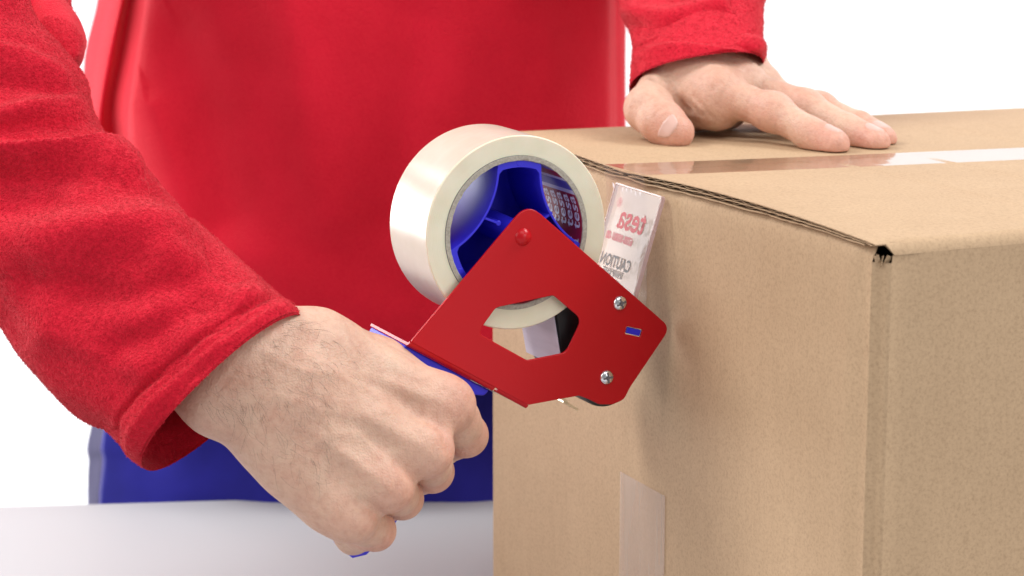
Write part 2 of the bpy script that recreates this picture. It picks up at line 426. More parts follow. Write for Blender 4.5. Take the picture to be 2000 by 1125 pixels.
# ------------------------------------------------------------------ tapes on the box
def strip(name, pts_a, pts_b, mat, nseg=6, parent=None):
    V = []; F = []
    for a_, b_ in zip(pts_a, pts_b):
        for t in np.linspace(0, 1, nseg + 1): V.append(np.asarray(a_) * (1 - t) + np.asarray(b_) * t)
    c = nseg + 1
    for j in range(len(pts_a) - 1):
        for i in range(nseg): F.append((j * c + i, j * c + i + 1, (j + 1) * c + i + 1, (j + 1) * c + i))
    return mesh(name, V, F, mat, parent)
seal = empty('sealing_tape')
tag(seal, 'glossy clear tape over the top seam of the box and down its end face', 'tape')
E0, E1 = SEAM - .0235, SEAM + .0235
A = []; B = []
for r_ in list(np.linspace(.56, .03, 40)) + [.02, .012, .006, .002, -.0018]:
    for lst, e_ in ((A, E0), (B, E1)):
        lift = bulge(e_) * (.35 + .65 * math.exp(-max(r_, 0) / .07))
        lst.append(bx(r_, e_ - .10 * max(r_, 0), ZT + lift + .00055))
strip('tape_film', A, B, M['film_top'], 10, seal)
# over the edge and down the face, the last piece still loose near the nose of the dispenser
A = []; B = []
zl = TIP[2] - .004
A0 = []; B0 = []
for t in np.linspace(0, .30, 20):
    z = ZT + .0005 - t * (ZT - zl); out = .0022 * math.exp(-t * 12) + .0006
    for lst, e_ in ((A0, E0), (B0, E1)): lst.append(bx(-out, e_, z + bulge(e_) * math.exp(-t * 30)))
strip('tape_film', A0, B0, M['film_edge'], 10, seal)
for t in np.linspace(.305, 1, 40):
    z = ZT + .0005 - t * (ZT - zl)
    out = .0022 * math.exp(-t * 12) + .0006
    for lst, e_ in ((A, E0 - .001), (B, E1 - .001)):
        lift = bulge(e_) * math.exp(-t * 30)
        lst.append(bx(-out - .0003 * math.sin(t * 40 + e_ * 200), e_, z + lift))
strip('tape_film', A, B, M['film_face'], 14, seal)
for k in range(7):                                            # white flecks where the edge of the tape was torn before
    e_ = E0 + .006 + k * .0052; b0 = ZT - .0105 - .0006 * math.sin(k * 2)
    V = [bx(-.0012, e_, b0), bx(-.0012, e_ + .0011, b0 + .0004), bx(-.0013, e_ + .0016, b0 + .0028), bx(-.0013, e_ - .0002, b0 + .0021)]
    mesh('air_fleck', V, [(0, 1, 2, 3)], M['text_white'], seal)
low = empty('tape_strip')
tag(low, 'pale strip of tape folded up onto the lower end face of the box, cut straight', 'tape')
p0 = hit(1213, 920, FACE, DR); p1 = hit(1301, 969, FACE, DR)
A = []; B = []
for t in np.linspace(0, 1, 12):
    z = p0[2] * (1 - t) + .004 * t; A.append(np.array([p0[0], p0[1], z]) - DR * .0006)
    z = p1[2] * (1 - t) + .004 * t; B.append(np.array([p1[0], p1[1], z]) - DR * .0006)
strip('tape_film', A, B, M['film_low'], 8, low)

# ------------------------------------------------------------------ tape dispenser (frame: u towards the box, v up, w towards the viewer)
FR = Matrix(((DR[0], DZ[0], -DE[0], ROLL[0]), (DR[1], DZ[1], -DE[1], ROLL[1]), (DR[2], DZ[2], -DE[2], ROLL[2]), (0, 0, 0, 1)))
def uv(x, y, w=0.0):
    p = hit(x, y, ROLL - DE * w, DE) - ROLL
    return np.array([p @ DR, p @ DZ])
def inframe(o): o.matrix_basis = FR @ o.matrix_basis; return o
def fillet(pts, rad, n=5):
    out = []; m = len(pts)
    for i in range(m):
        p = np.array(pts[i]); a = np.array(pts[i - 1]); b = np.array(pts[(i + 1) % m])
        r = rad[i] if isinstance(rad, (list, tuple)) else rad
        if r <= 0: out.append(p); continue
        da = (a - p) / np.linalg.norm(a - p); db = (b - p) / np.linalg.norm(b - p)
        ang = math.acos(max(-1, min(1, da @ db))); L = min(r / math.tan(ang / 2), .48 * np.linalg.norm(a - p), .48 * np.linalg.norm(b - p))
        p0 = p + da * L; p2 = p + db * L
        for t in np.linspace(0, 1, n): out.append((1 - t) ** 2 * p0 + 2 * t * (1 - t) * p + t * t * p2)
    return out
def plate(name, loops, w0, w1, mat, parent=None, bev=.0004, res=2):
    """flat sheet cut to an outline (first loop) with openings (other loops), edges slightly rounded"""
    cu = bpy.data.curves.new(name, 'CURVE'); cu.dimensions = '2D'; cu.fill_mode = 'BOTH'
    cu.extrude = (w1 - w0) / 2 - bev; cu.bevel_depth = bev; cu.bevel_resolution = res; cu.offset = -bev
    for lp_ in loops:
        s = cu.splines.new('POLY'); s.points.add(len(lp_) - 1); s.use_cyclic_u = True
        for q, p in zip(s.points, lp_): q.co = (p[0], p[1], 0, 1)
    tmp = bpy.data.objects.new('tmp', cu); COL.objects.link(tmp)
    bpy.context.view_layer.update()
    me = bpy.data.meshes.new_from_object(tmp.evaluated_get(bpy.context.evaluated_depsgraph_get()))
    bpy.data.objects.remove(tmp); bpy.data.curves.remove(cu)
    me.name = name; me.materials.clear(); me.transform(Matrix.Translation((0, 0, (w0 + w1) / 2)))
    o = link(name, me, mat, parent); me.set_sharp_from_angle(angle=math.radians(50)); return o
def lathe(name, prof, mat, parent=None, seg=48, centre=(0, 0), sharp=40):
    """profile of (radius, w) turned about the w axis"""
    bm = bmesh.new(); rings = []
    for r, w in prof:
        if r < 1e-7: rings.append([bm.verts.new((centre[0], centre[1], w))])
        else: rings.append([bm.verts.new((centre[0] + r * math.cos(2 * math.pi * i / seg), centre[1] + r * math.sin(2 * math.pi * i / seg), w)) for i in range(seg)])
    for a, b in zip(rings, rings[1:]):
        for i in range(seg):
            j = (i + 1) % seg
            if len(a) == 1 and len(b) == 1: continue
            if len(a) == 1: bm.faces.new((a[0], b[i], b[j]))
            elif len(b) == 1: bm.faces.new((a[i], b[0], a[j]))
            else: bm.faces.new((a[i], b[i], b[j], a[j]))
    return bm_obj(name, bm, mat, parent, sharp=sharp)
def text_mesh(name, s, size, mat, bold=0.0, extrude=0.0):
    cu = bpy.data.curves.new(name, 'FONT'); cu.body = s; cu.size = size; cu.align_x = 'CENTER'; cu.align_y = 'CENTER'
    cu.offset = bold; cu.extrude = extrude; cu.resolution_u = 3
    tmp = bpy.data.objects.new('tmp', cu); COL.objects.link(tmp); bpy.context.view_layer.update()
    me = bpy.data.meshes.new_from_object(tmp.evaluated_get(bpy.context.evaluated_depsgraph_get()))
    bpy.data.objects.remove(tmp); bpy.data.curves.remove(cu); me.name = name; me.materials.clear()
    return me

disp = empty('tape_dispenser')
tag(disp, 'red metal tape dispenser with blue plastic hub, held in the fist against the box', 'tape dispenser')
WF = .0048; WT = .0016                                         # front of the side plate, sheet thickness
def pu(x, y): return uv(x, y, WF)
out = [pu(1031, 396), pu(1310, 640), pu(1231, 757), pu(1219, 781), pu(1196, 790.5), pu(1170, 790), pu(1150, 780), pu(1131, 773), pu(1093, 780), pu(1031, 791.5), pu(802, 668.5)]
out = fillet(out, [.0100, .0062, .012, .006, .006, .006, .006, .004, .006, .003, .0015], 7)
hole = fillet([pu(969, 601), pu(1081, 577), pu(1137, 624), pu(1106, 689), pu(1030, 704), pu(938, 653), pu(941, 640)], [.0045, .0030, .0055, .0065, .004, .004, .004])
slot = fillet([pu(1224.6, 637.5), pu(1255.5, 644), pu(1251, 658.8), pu(1221, 652.4)], .0006)
inframe(plate('side_plate', [out, hole, slot], WF - WT, WF, M['red'], disp, .0005, 3))
inframe(plate('slot_peg', [fillet([pu(1226.4, 639.5), pu(1253.3, 645.3), pu(1249.6, 657), pu(1223, 651)], .0005)], WF - .004, WF - .0003, M['blue'], disp, .0003))
# base flange folded from the lower edge of the plate, with the bend as a quarter round
P0, P1 = pu(800, 668), pu(1030, 792)
d_ = (P1 - P0) / np.linalg.norm(P1 - P0); nn = np.array([d_[1], -d_[0]])    # downwards
LEN = np.linalg.norm(P1 - P0); LF = np.linalg.norm(pu(967, 757) - P0)
def flange(name, a, b, wback, th, off0=0.0, rb=.0022, mat=M['red']):
    prof = []                                                 # (offset along nn, w): outside then inside
    for t in np.linspace(0, math.pi / 2, 7): prof.append((off0 + rb * (math.sin(t) - 1) + rb * .25, WF - rb * (1 - math.cos(t))))
    prof = [(off0 - rb + rb * math.sin(t), WF - rb + rb * math.cos(t)) for t in np.linspace(0, math.pi / 2, 7)]
    prof.append((off0, wback)); ri = rb - th
    prof.append((off0 - th, wback)); prof += [(off0 - rb + ri * math.sin(t), WF - rb + ri * math.cos(t)) for t in np.linspace(math.pi / 2, 0, 5)]
    bm = bmesh.new(); R_ = []
    for s_ in (a, b): R_.append([bm.verts.new((*(P0 + d_ * s_ + nn * o_), w_)) for o_, w_ in prof])
    m = len(prof)
    for i in range(m): bm.faces.new((R_[0][i], R_[0][(i + 1) % m], R_[1][(i + 1) % m], R_[1][i]))
    bm.faces.new(R_[0][::-1]); bm.faces.new(R_[1])
    return inframe(bm_obj(name, bm, mat, disp, sharp=40))
flange('base_flange', .0003, LF, -.0475, .0014, .0020)
flange('edge_fold', LF + .0016, LEN + .0006, WF - .0028, .0011, .0017, .0020)
# hub: three-lobed moulded wheel, walls round an open inside, a web at the back
HC = uv(1012, 457, 0)
def hub_r(a, inner=False):
    k = ((math.degrees(a) - 88) % 120); k = min(k, 120 - k)     # 0 at a lobe, 60 between lobes
    if k <= 18: return .0381
    t = (k - 18) / 42
    x0, x1 = .0388, .0212
    # concave arc between the lobe corners
    ca, sa = math.cos(math.radians(60 - k)), math.sin(math.radians(60 - k))
    R_ = .046; cdist = .0212 + R_                                # circle centred outside, on the 60 deg axis
    D = cdist * ca; disc = R_ * R_ - (cdist * sa) ** 2
    return min(.0381, D - math.sqrt(max(0, disc))) if disc > 0 else .0381
angs = np.radians(np.arange(0, 360, 2.0) + 88)
outer = [HC + hub_r(a) * np.array([math.cos(a), math.sin(a)]) for a in angs]
inner = []
for i, p in enumerate(outer):
    q = outer[i - 1]; r = outer[(i + 1) % len(outer)]; tn = r - q; tn /= np.linalg.norm(tn); nrm_ = np.array([-tn[1], tn[0]])
    k = ((i * 2) % 120); k = min(k, 120 - k)
    if k <= 16: inner.append(HC + .0338 * (p - HC) / np.linalg.norm(p - HC))
    elif np.linalg.norm(p - HC) < .0345: inner.append(p + nrm_ * .00125)
hubo = inframe(plate('hub_wall', [outer, inner], -.0455, -.0008, M['blue'], disp, .0002, 1))
inframe(plate('hub_web', [[HC + (p - HC) * .97 for p in outer]], -.046, -.041, M['blue'], disp, .0002, 1))
inframe(lathe('hub_boss', [(.0, -.0015), (.0060, -.0015), (.0064, -.002), (.0075, -.0412)], M['blue'], disp, 32, HC))
for xa, ya, xb, yb in ((950, 427, 976, 437), (1081, 416, 1060, 432)):     # short locking ribs with a round end
    a_, b_ = uv(xa, ya), uv(xb, yb); t_ = (b_ - a_) / np.linalg.norm(b_ - a_); n_ = np.array([-t_[1], t_[0]]) * .00055
    rb_ = inframe(plate('hub_rib', [[a_ - n_, b_ - n_, b_ + n_, a_ + n_]], -.026, -.0012, M['blue'], disp, .0001, 1))
    lb = lathe('rib_end', [(0, -.0011), (.0011, -.0011), (.0014, -.0014), (.0014, -.026), (0, -.026)], M['blue'], None, 16, b_); inframe(lb); lb.parent = disp
for k in range(3):                                              # moulded ejector dimples on the lobes
    a = math.radians(88 + 120 * k); c_ = HC + .0362 * np.array([math.cos(a), math.sin(a)])
    inframe(lathe('ejector_mark', [(0, -.0006), (.0016, -.0006), (.0019, -.0009)], M['blue'], disp, 20, c_))
# rivet, screws
inframe(lathe('rivet', [(0, WF + .0026), (.0012, WF + .00252), (.0024, WF + .0021), (.0035, WF + .0013), (.0043, WF + .0004), (.0046, WF - .0002)], M['red'], disp, 40, pu(1022, 463)))
def screw(x, y, rot):
    c_ = pu(x, y)
    s_ = inframe(lathe('screw', [(.0008, WF + .0004), (.00085, WF + .0017), (.0014, WF + .0020), (.0026, WF + .00165), (.0034, WF + .0010), (.0039, WF + .0003), (.0039, WF - .0003)], M['chrome'], disp, 40, c_))
    for k in (0, 1):
        a = rot + k * math.pi / 2; t_ = np.array([math.cos(a), math.sin(a)]); n_ = np.array([-t_[1], t_[0]])
        q = [c_ + t_ * .0027 - n_ * .00048, c_ + t_ * .0027 + n_ * .00048, c_ - t_ * .0027 + n_ * .00048, c_ - t_ * .0027 - n_ * .00048]
        rc = inframe(plate('cross_shade', [q], WF + .0008, WF + .00212 + k * .00006, M['recess_shade'], None, .00005, 1)); rc.parent = s_; rc.matrix_parent_inverse = s_.matrix_basis.inverted()
M['recess_shade'] = plain('recess_shade_steel', (.20, .21, .26), .4, 1.0)  # darker steel paints the shade inside the screw cross; its bars stand proud
screw(1211, 592, .35); screw(1185, 737, .1)
# roller behind the lower lobe, spindle of the upper screw, hanging tape, cutter brackets
RCn = uv(1181, 738, 0)
inframe(lathe('rubber_roller', [(0, .0022), (.0135, .0022), (.0150, .0012), (.0155, -.001), (.0155, -.044), (.0148, -.046), (0, -.046)], M['rubber'], disp, 56, RCn))
UCn = uv(1209, 593, 0)
inframe(lathe('guide_spindle', [(0, .003), (.0045, .003), (.0045, -.047), (0, -.047)], M['rubber'], disp, 28, UCn))
def slab3(name, corners, th, mat, parent=disp, bev=.0002):
    """sheet through four local points, given thickness"""
    c4 = [Vector(c) for c in corners]; nr_ = (c4[1] - c4[0]).cross(c4[3] - c4[0]).normalized() * th
    bm = bmesh.new(); a = [bm.verts.new(c) for c in c4]; b = [bm.verts.new(c + nr_) for c in c4]
    bm.faces.new(a[::-1]); bm.faces.new(b)
    for i in range(4): bm.faces.new((a[i], a[(i + 1) % 4], b[(i + 1) % 4], b[i]))
    if bev: bmesh.ops.bevel(bm, geom=list(bm.edges), offset=bev, segments=2, affect='EDGES')
    return inframe(bm_obj(name, bm, mat, parent))
def L3(x, y, w): return (*uv(x, y, w), w)
def strut(x0, y0, x1, y1, w0, w1, th, mat, name):
    a0 = uv(x0, y0, max(w0, w1)); a1 = uv(x1, y1, max(w0, w1))
    return slab3(name, [(*a0, w1), (*a1, w1), (*a1, w0), (*a0, w0)], th, mat)
strut(1080, 606, 1099, 722, -.046, -.001, .0003, M['web'], 'wiper_strip')
strut(1084, 770, 1108, 790, -.012, .001, .0016, M['brass'], 'cutter_bracket')
strut(1100, 786, 1129, 803, -.010, .001, .0012, M['brass'], 'blade_holder')
plate_ = [uv(1093, 592, 0), uv(1140, 600, 0), uv(1152, 735, 0), uv(1112, 735, 0)]
inframe(plate('roller_bracket', [fillet(plate_, .004)], -.044, -.006, M['rubber'], disp, .0008))
strut(962, 766, 980, 772, -.03, -.001, .0008, M['brass'], 'spring_clip')
# clear blade guard: acrylic flap with mirrored lettering (we look at its back)
Gn0 = uv(1240, 590, -.001); Gn1 = uv(1297.5, 388.5, -.001); GW = .0520
gd = (Gn1 - Gn0); GL = np.linalg.norm(gd); gd = gd / GL
gn = np.array([-gd[1], gd[0]])                                   # normal in the uv plane, to the left
guard = slab3('blade_guard', [(*Gn0, -.001), (*Gn1, -.001), (*Gn1, -.001 - GW), (*Gn0, -.001 - GW)], .0020, M['acrylic'], disp, .0003)
# its polished cut edges
def gp(t, q, off=0.0): p = Gn0 + gd * GL * t + gn * off; return (*p, -.001 - GW * q)
for nm, c4 in (('guard_edge', [gp(0, -.006, -.0001), gp(1.004, -.006, -.0001), gp(1.004, -.006, .0023), gp(0, -.006, .0023)]),
               ('guard_edge', [gp(1.004, -.004, -.0001), gp(1.004, 1.004, -.0001), gp(1.004, 1.004, .0023), gp(1.004, -.004, .0023)]),
               ('guard_edge', [gp(0, 1.006, -.0001), gp(1.004, 1.006, -.0001), gp(1.004, 1.006, .0023), gp(0, 1.006, .0023)])):
    g_ = slab3(nm, c4, .0008, M['acrylic_edge'], None, .0002); g_.parent = guard; g_.matrix_parent_inverse = guard.matrix_basis.inverted()
def guard_text(s, t, q, size, mat, bold=0.0, squash=1.0):
    me = text_mesh('guard_print', s, size, mat, bold)
    n_ = len(me.vertices); co = np.zeros(n_ * 3); me.vertices.foreach_get('co', co); co = co.reshape(-1, 3)
    base = np.array(gp(t, q)); V = base[None] + np.outer(co[:, 0] * squash, (0, 0, -1)) + np.outer(co[:, 1], (*gd, 0)) + np.array([*(gn * .0022), 0])[None]
    me.vertices.foreach_set('co', V.ravel()); me.update()
    o = link('guard_print', me, mat, None, smooth=False); inframe(o); o.parent = guard; o.matrix_parent_inverse = guard.matrix_basis.inverted()
guard_text('tesa', .715, .44, .0185, M['text_red'], .0003)
guard_text('®', .84, .80, .007, M['text_pink'])
guard_text('6300-00001-00', .515, .60, .0060, M['text_pink'], .00018, .82)
guard_text('CAUTION', .285, .54, .0090, M['text_grey'], .00022, .85)
guard_text('SHARP KNIFE', .185, .54, .0050, M['text_grey'], .00014, .8)
# blue grip: moulded block under the flange and the handle inside the fist
blk = [P0 + nn * .0024 + d_ * .0006, P0 + nn * .0024 + d_ * (LF - .0002), P0 + nn * .0062 + d_ * (LF - .0012), P0 + nn * .0080 + d_ * (LF - .0065), P0 + nn * .0100 + d_ * (LF - .024), P0 + nn * .0085 + d_ * .010, P0 + nn * .0062 + d_ * .0006]
inframe(plate('grip_block', [fillet(blk, [.0004, .001, .003, .004, .01, .004, .001])], -.0465, .0012, M['blue'], disp, .0009, 3))
bm = bmesh.new(); rings = []
axis_px = [(868, 724, .0165, .0150), (838, 790, .0150, .0145), (800, 862, .0140, .0140), (758, 940, .0135, .0135), (722, 1010, .0120, .0130), (684, 1058, .0095, .0120), (670, 1074, .0050, .009)]
WH = -.024
for i, (x, y, ra, rb) in enumerate(axis_px):
    c_ = uv(x, y, WH); nx_ = uv(*axis_px[min(i + 1, 6)][:2], WH); pv = uv(*axis_px[max(i - 1, 0)][:2], WH)
    t_ = (nx_ - pv) / np.linalg.norm(nx_ - pv); n_ = np.array([-t_[1], t_[0]])
    rings.append([bm.verts.new((*(c_ + n_ * ra * math.copysign(abs(math.cos(a)) ** .8, math.cos(a))), WH + rb * math.copysign(abs(math.sin(a)) ** .8, math.sin(a)))) for a in np.linspace(0, 2 * math.pi, 36, endpoint=False)])
for a, b in zip(rings, rings[1:]):
    for i in range(36): bm.faces.new((a[i], a[(i + 1) % 36], b[(i + 1) % 36], b[i]))
bm.faces.new(rings[0]); bm.faces.new(rings[-1][::-1])
inframe(bm_obj('grip', bm, M['blue'], disp))

# ------------------------------------------------------------------ roll of tape on the hub
roll = empty('tape_roll')
tag(roll, 'roll of clear packing tape on the blue hub of the dispenser', 'roll of tape')
RO, RI, RK, RW = .0497, .0395, .0367, .0495
rp = [(RI, -.0002), (RO - .0006, 0), (RO, -.0006), (RO, -RW + .0006), (RO - .0006, -RW), (RI, -RW)]
bm = bmesh.new(); seg_ = 160; rings = []
for r, w in rp: rings.append([bm.verts.new((r * math.cos(2 * math.pi * i / seg_), r * math.sin(2 * math.pi * i / seg_), w)) for i in range(seg_)])
for k, (a, b) in enumerate(zip(rings, rings[1:])):
    for i in range(seg_):
        f = bm.faces.new((a[i], a[(i + 1) % seg_], b[(i + 1) % seg_], b[i])); f.material_index = 1 if k == 2 else 0
bmesh.ops.recalc_face_normals(bm, faces=bm.faces)
me = bpy.data.meshes.new('tape_winding'); bm.to_mesh(me); bm.free(); me.materials.append(M['tape_side']); me.materials.append(M['tape_face'])
me.polygons.foreach_set('use_smooth', np.ones(len(me.polygons), bool)); me.set_sharp_from_angle(angle=math.radians(25))
o = bpy.data.objects.new('tape_winding', me); COL.objects.link(o); o.parent = roll; inframe(o)
# start line of the tape: one layer ends across the outside, a hair proud
V = []; F = []
for i in range(13):
    a = math.radians(150 + i * 3.4)
    for w in np.linspace(-.0003, -RW + .0003, 9): V.append(((RO + .00008) * math.cos(a), (RO + .00008) * math.sin(a), w))
for i in range(12):
    for j in range(8): F.append((i * 9 + j, i * 9 + j + 1, i * 9 + j + 10, i * 9 + j + 9))
# core ring: rough cut paper edge, print on the right inside
bm = bmesh.new(); seg_ = 180; cr = []
for r, w, jit in ((RI - .0001, .0001, 0), (RI - .0002, .0003, .0), (RK + .0003, .0003, .0005), (RK, -.0002, .00025), (RK, -RW, 0), (RI - .0001, -RW, 0)):
    ring = []
    for i in range(seg_):
        a = 2 * math.pi * i / seg_
        rr = r + jit * mnoise.noise(Vector((math.cos(a) * 14, math.sin(a) * 14, r * 100)))
        ring.append(bm.verts.new((rr * math.cos(a), rr * math.sin(a), w)))
    cr.append(ring)
for k, (a, b) in enumerate(zip(cr, cr[1:])):
    for i in range(seg_):
        f = bm.faces.new((a[i], a[(i + 1) % seg_], b[(i + 1) % seg_], b[i]))
        if k == 3:
            dg = (i + .5) * 2
            f.material_index = 1 if 56 < dg < 268 else 2
            if 43 <= dg < 47 or 28 <= dg < 33: f.material_index = 3
            elif 33 <= dg < 43: f.material_index = 4
bmesh.ops.recalc_face_normals(bm, faces=bm.faces)
me = bpy.data.meshes.new('paper_core'); bm.to_mesh(me); bm.free()
for k in ('core', 'core_blue', 'core_red', 'core_white', 'core_stripe'): me.materials.append(M[k])
me.polygons.foreach_set('use_smooth', np.ones(len(me.polygons), bool)); me.set_sharp_from_angle(angle=math.radians(50))
core = bpy.data.objects.new('paper_core', me); COL.objects.link(core); core.parent = roll; inframe(core)
for k in range(6):                                               # rows of print round the inside of the core
    for rep in (0, 1):
        me = text_mesh('core_print', 'tesa', .0112, M['text_white'], .00015)
        n_ = len(me.vertices); co = np.zeros(n_ * 3); me.vertices.foreach_get('co', co); co = co.reshape(-1, 3)
        a = math.radians(12 - rep * 36) + co[:, 0] / RK
        rr = RK - .00012
        V = np.stack([rr * np.cos(a), rr * np.sin(a), -.0062 - k * .0080 - co[:, 1]], 1)
        me.vertices.foreach_set('co', V.ravel()); me.update()
        o = link('core_print', me, M['text_white'], None, smooth=False); inframe(o); o.parent = core; o.matrix_parent_inverse = core.matrix_basis.inverted()

# ------------------------------------------------------------------ person
from mathutils.bvhtree import BVHTree
def proj(p):
    q = np.asarray(p) - CAM; d = q @ AF
    return np.stack([1000 + FPX * (q @ AX) / d, 562.5 - FPX * (q @ AU) / d, d], -1)
def smin(a, b, k):
    h = np.maximum(k - np.abs(a - b), 0) / k
    return np.minimum(a, b) - h * h * k * .25
class Field:
    """signed distance on a grid; flesh is grown from tapered bones that melt into each other"""
    def __init__(s, lo, hi, h):
        s.lo = np.asarray(lo, float); s.h = h; s.n = np.ceil((np.asarray(hi) - s.lo) / h).astype(int) + 1
        s.ax = [(s.lo[i] + h * np.arange(s.n[i])).astype(np.float32) for i in range(3)]
    def new(s): return np.full(s.n, .05, np.float32)
    def box(s, lo, hi):
        i0 = np.clip(np.floor((lo - s.lo) / s.h).astype(int), 0, s.n); i1 = np.clip(np.ceil((hi - s.lo) / s.h).astype(int) + 1, 0, s.n)
        return tuple(slice(a, b) for a, b in zip(i0, i1)), [s.ax[i][i0[i]:i1[i]].reshape([-1 if j == i else 1 for j in range(3)]) for i in range(3)]
    def bone(s, F, a, b, ra, rb, k=.004, sub=False):
        a = np.asarray(a, float); b = np.asarray(b, float); m = max(ra, rb) + .016
        sl, (X, Y, Z) = s.box(np.minimum(a, b) - m, np.maximum(a, b) + m)
        if min(F[sl].shape) == 0: return
        ab = b - a; L2 = max(ab @ ab, 1e-12)
        px, py, pz = X - a[0], Y - a[1], Z - a[2]
        t = np.clip((px * ab[0] + py * ab[1] + pz * ab[2]) / L2, 0, 1)
        d = np.sqrt((px - t * ab[0]) ** 2 + (py - t * ab[1]) ** 2 + (pz - t * ab[2]) ** 2) - (ra + t * (rb - ra))
        F[sl] = smin(F[sl], d.astype(np.float32), k)
    def groove(s, F, pts, depth, width):
        """press (depth>0) or raise (depth<0) a soft line along a polyline"""
        pts = [np.asarray(p, float) for p in pts]; m = width * 3
        lo = np.min(pts, 0) - m; hi = np.max(pts, 0) + m
        sl, (X, Y, Z) = s.box(lo, hi)
        if min(F[sl].shape) == 0: return
        best = None
        for a, b in zip(pts, pts[1:]):
            ab = b - a; L2 = max(ab @ ab, 1e-12); px, py, pz = X - a[0], Y - a[1], Z - a[2]
            t = np.clip((px * ab[0] + py * ab[1] + pz * ab[2]) / L2, 0, 1)
            d2 = (px - t * ab[0]) ** 2 + (py - t * ab[1]) ** 2 + (pz - t * ab[2]) ** 2
            best = d2 if best is None else np.minimum(best, d2)
        F[sl] += (depth * np.exp(-best / width ** 2)).astype(np.float32)
    def surf(s, F, x, y, d0=1.0, d1=1.6):
        """where the sight line through a point of the photograph first meets the flesh"""
        d = np.arange(d0, d1, .0004); p = CAM + ray(x, y) * d[:, None]; i = np.round((p - s.lo) / s.h).astype(int)
        ok = np.all((i >= 0) & (i < s.n), 1); j = np.clip(i, 0, s.n - 1); v = np.where(ok, F[tuple(j.T)], 1)
        k = np.argmax(v < 0); return p[k] if v[k] < 0 else None
    def crease(s, F, pts, depth, width):
        P = []
        for (xa, ya), (xb, yb) in zip(pts, pts[1:]):
            n = max(2, int(math.hypot(xb - xa, yb - ya) / 9))
            for t in np.linspace(0, 1, n): q = s.surf(F, xa + (xb - xa) * t, ya + (yb - ya) * t); P += [q] if q is not None else []
        P = [p for i, p in enumerate(P) if i == 0 or np.linalg.norm(p - P[i - 1]) < .02]
        if len(P) > 1: s.groove(F, P, depth, width)
    def nets(s, F):
        nx, ny, nz = F.shape; sg = F < 0
        acc = np.zeros((nx - 1, ny - 1, nz - 1, 3), np.float32); cnt = np.zeros((nx - 1, ny - 1, nz - 1), np.float32)
        crossings = []
        for ax in range(3):
            a = [slice(None)] * 3; b = [slice(None)] * 3; a[ax] = slice(0, -1); b[ax] = slice(1, None)
            A, B = F[tuple(a)], F[tuple(b)]; cr = np.argwhere((A < 0) != (B < 0))
            fa = A[tuple(cr.T)]; fb = B[tuple(cr.T)]; t = fa / (fa - fb)
            pos = cr.astype(np.float32); pos[:, ax] += t
            crossings.append((cr, fa < 0))
            o1, o2 = [(1, 2), (2, 0), (0, 1)][ax]
            for d1 in (0, 1):
                for d2 in (0, 1):
                    c = cr.copy(); c[:, o1] -= d1; c[:, o2] -= d2
                    ok = np.all((c >= 0) & (c < np.array(cnt.shape)), 1); c = c[ok]
                    np.add.at(acc, tuple(c.T), pos[ok]); np.add.at(cnt, tuple(c.T), 1)
        cells = np.argwhere(cnt > 0); idx = np.full(cnt.shape, -1, np.int32); idx[tuple(cells.T)] = np.arange(len(cells))
        V = acc[tuple(cells.T)] / cnt[tuple(cells.T)][:, None] * s.h + s.lo
        Q = []
        for ax in range(3):
            cr, neg = crossings[ax]; o1, o2 = [(1, 2), (2, 0), (0, 1)][ax]
            quad = []
            for d1, d2 in ((0, 0), (1, 0), (1, 1), (0, 1)):
                c = cr.copy(); c[:, o1] -= d1; c[:, o2] -= d2
                ok = np.all((c >= 0) & (c < np.array(cnt.shape)), 1); cc = np.clip(c, 0, np.array(cnt.shape) - 1)
                quad.append(np.where(ok, idx[tuple(cc.T)], -1))
            q = np.stack(quad, 1); good = np.all(q >= 0, 1)
            q = np.where(neg[:, None], q, q[:, ::-1])[good]; Q.append(q)
        Q = np.concatenate(Q)
        return V, Q
def relax(V, Q, it, lam=.5):
    e = np.concatenate([Q[:, [0, 1]], Q[:, [1, 2]], Q[:, [2, 3]], Q[:, [3, 0]]]); n = len(V)
    for _ in range(it):
        s = np.zeros_like(V); c = np.zeros(n)
        np.add.at(s, e[:, 0], V[e[:, 1]]); np.add.at(s, e[:, 1], V[e[:, 0]]); np.add.at(c, e[:, 0], 1); np.add.at(c, e[:, 1], 1)
        V = V + lam * (s / np.maximum(c, 1)[:, None] - V)
    return V

person = empty('person')
tag(person, 'person in red fleece jumper and blue trousers, one hand on the box', 'person')

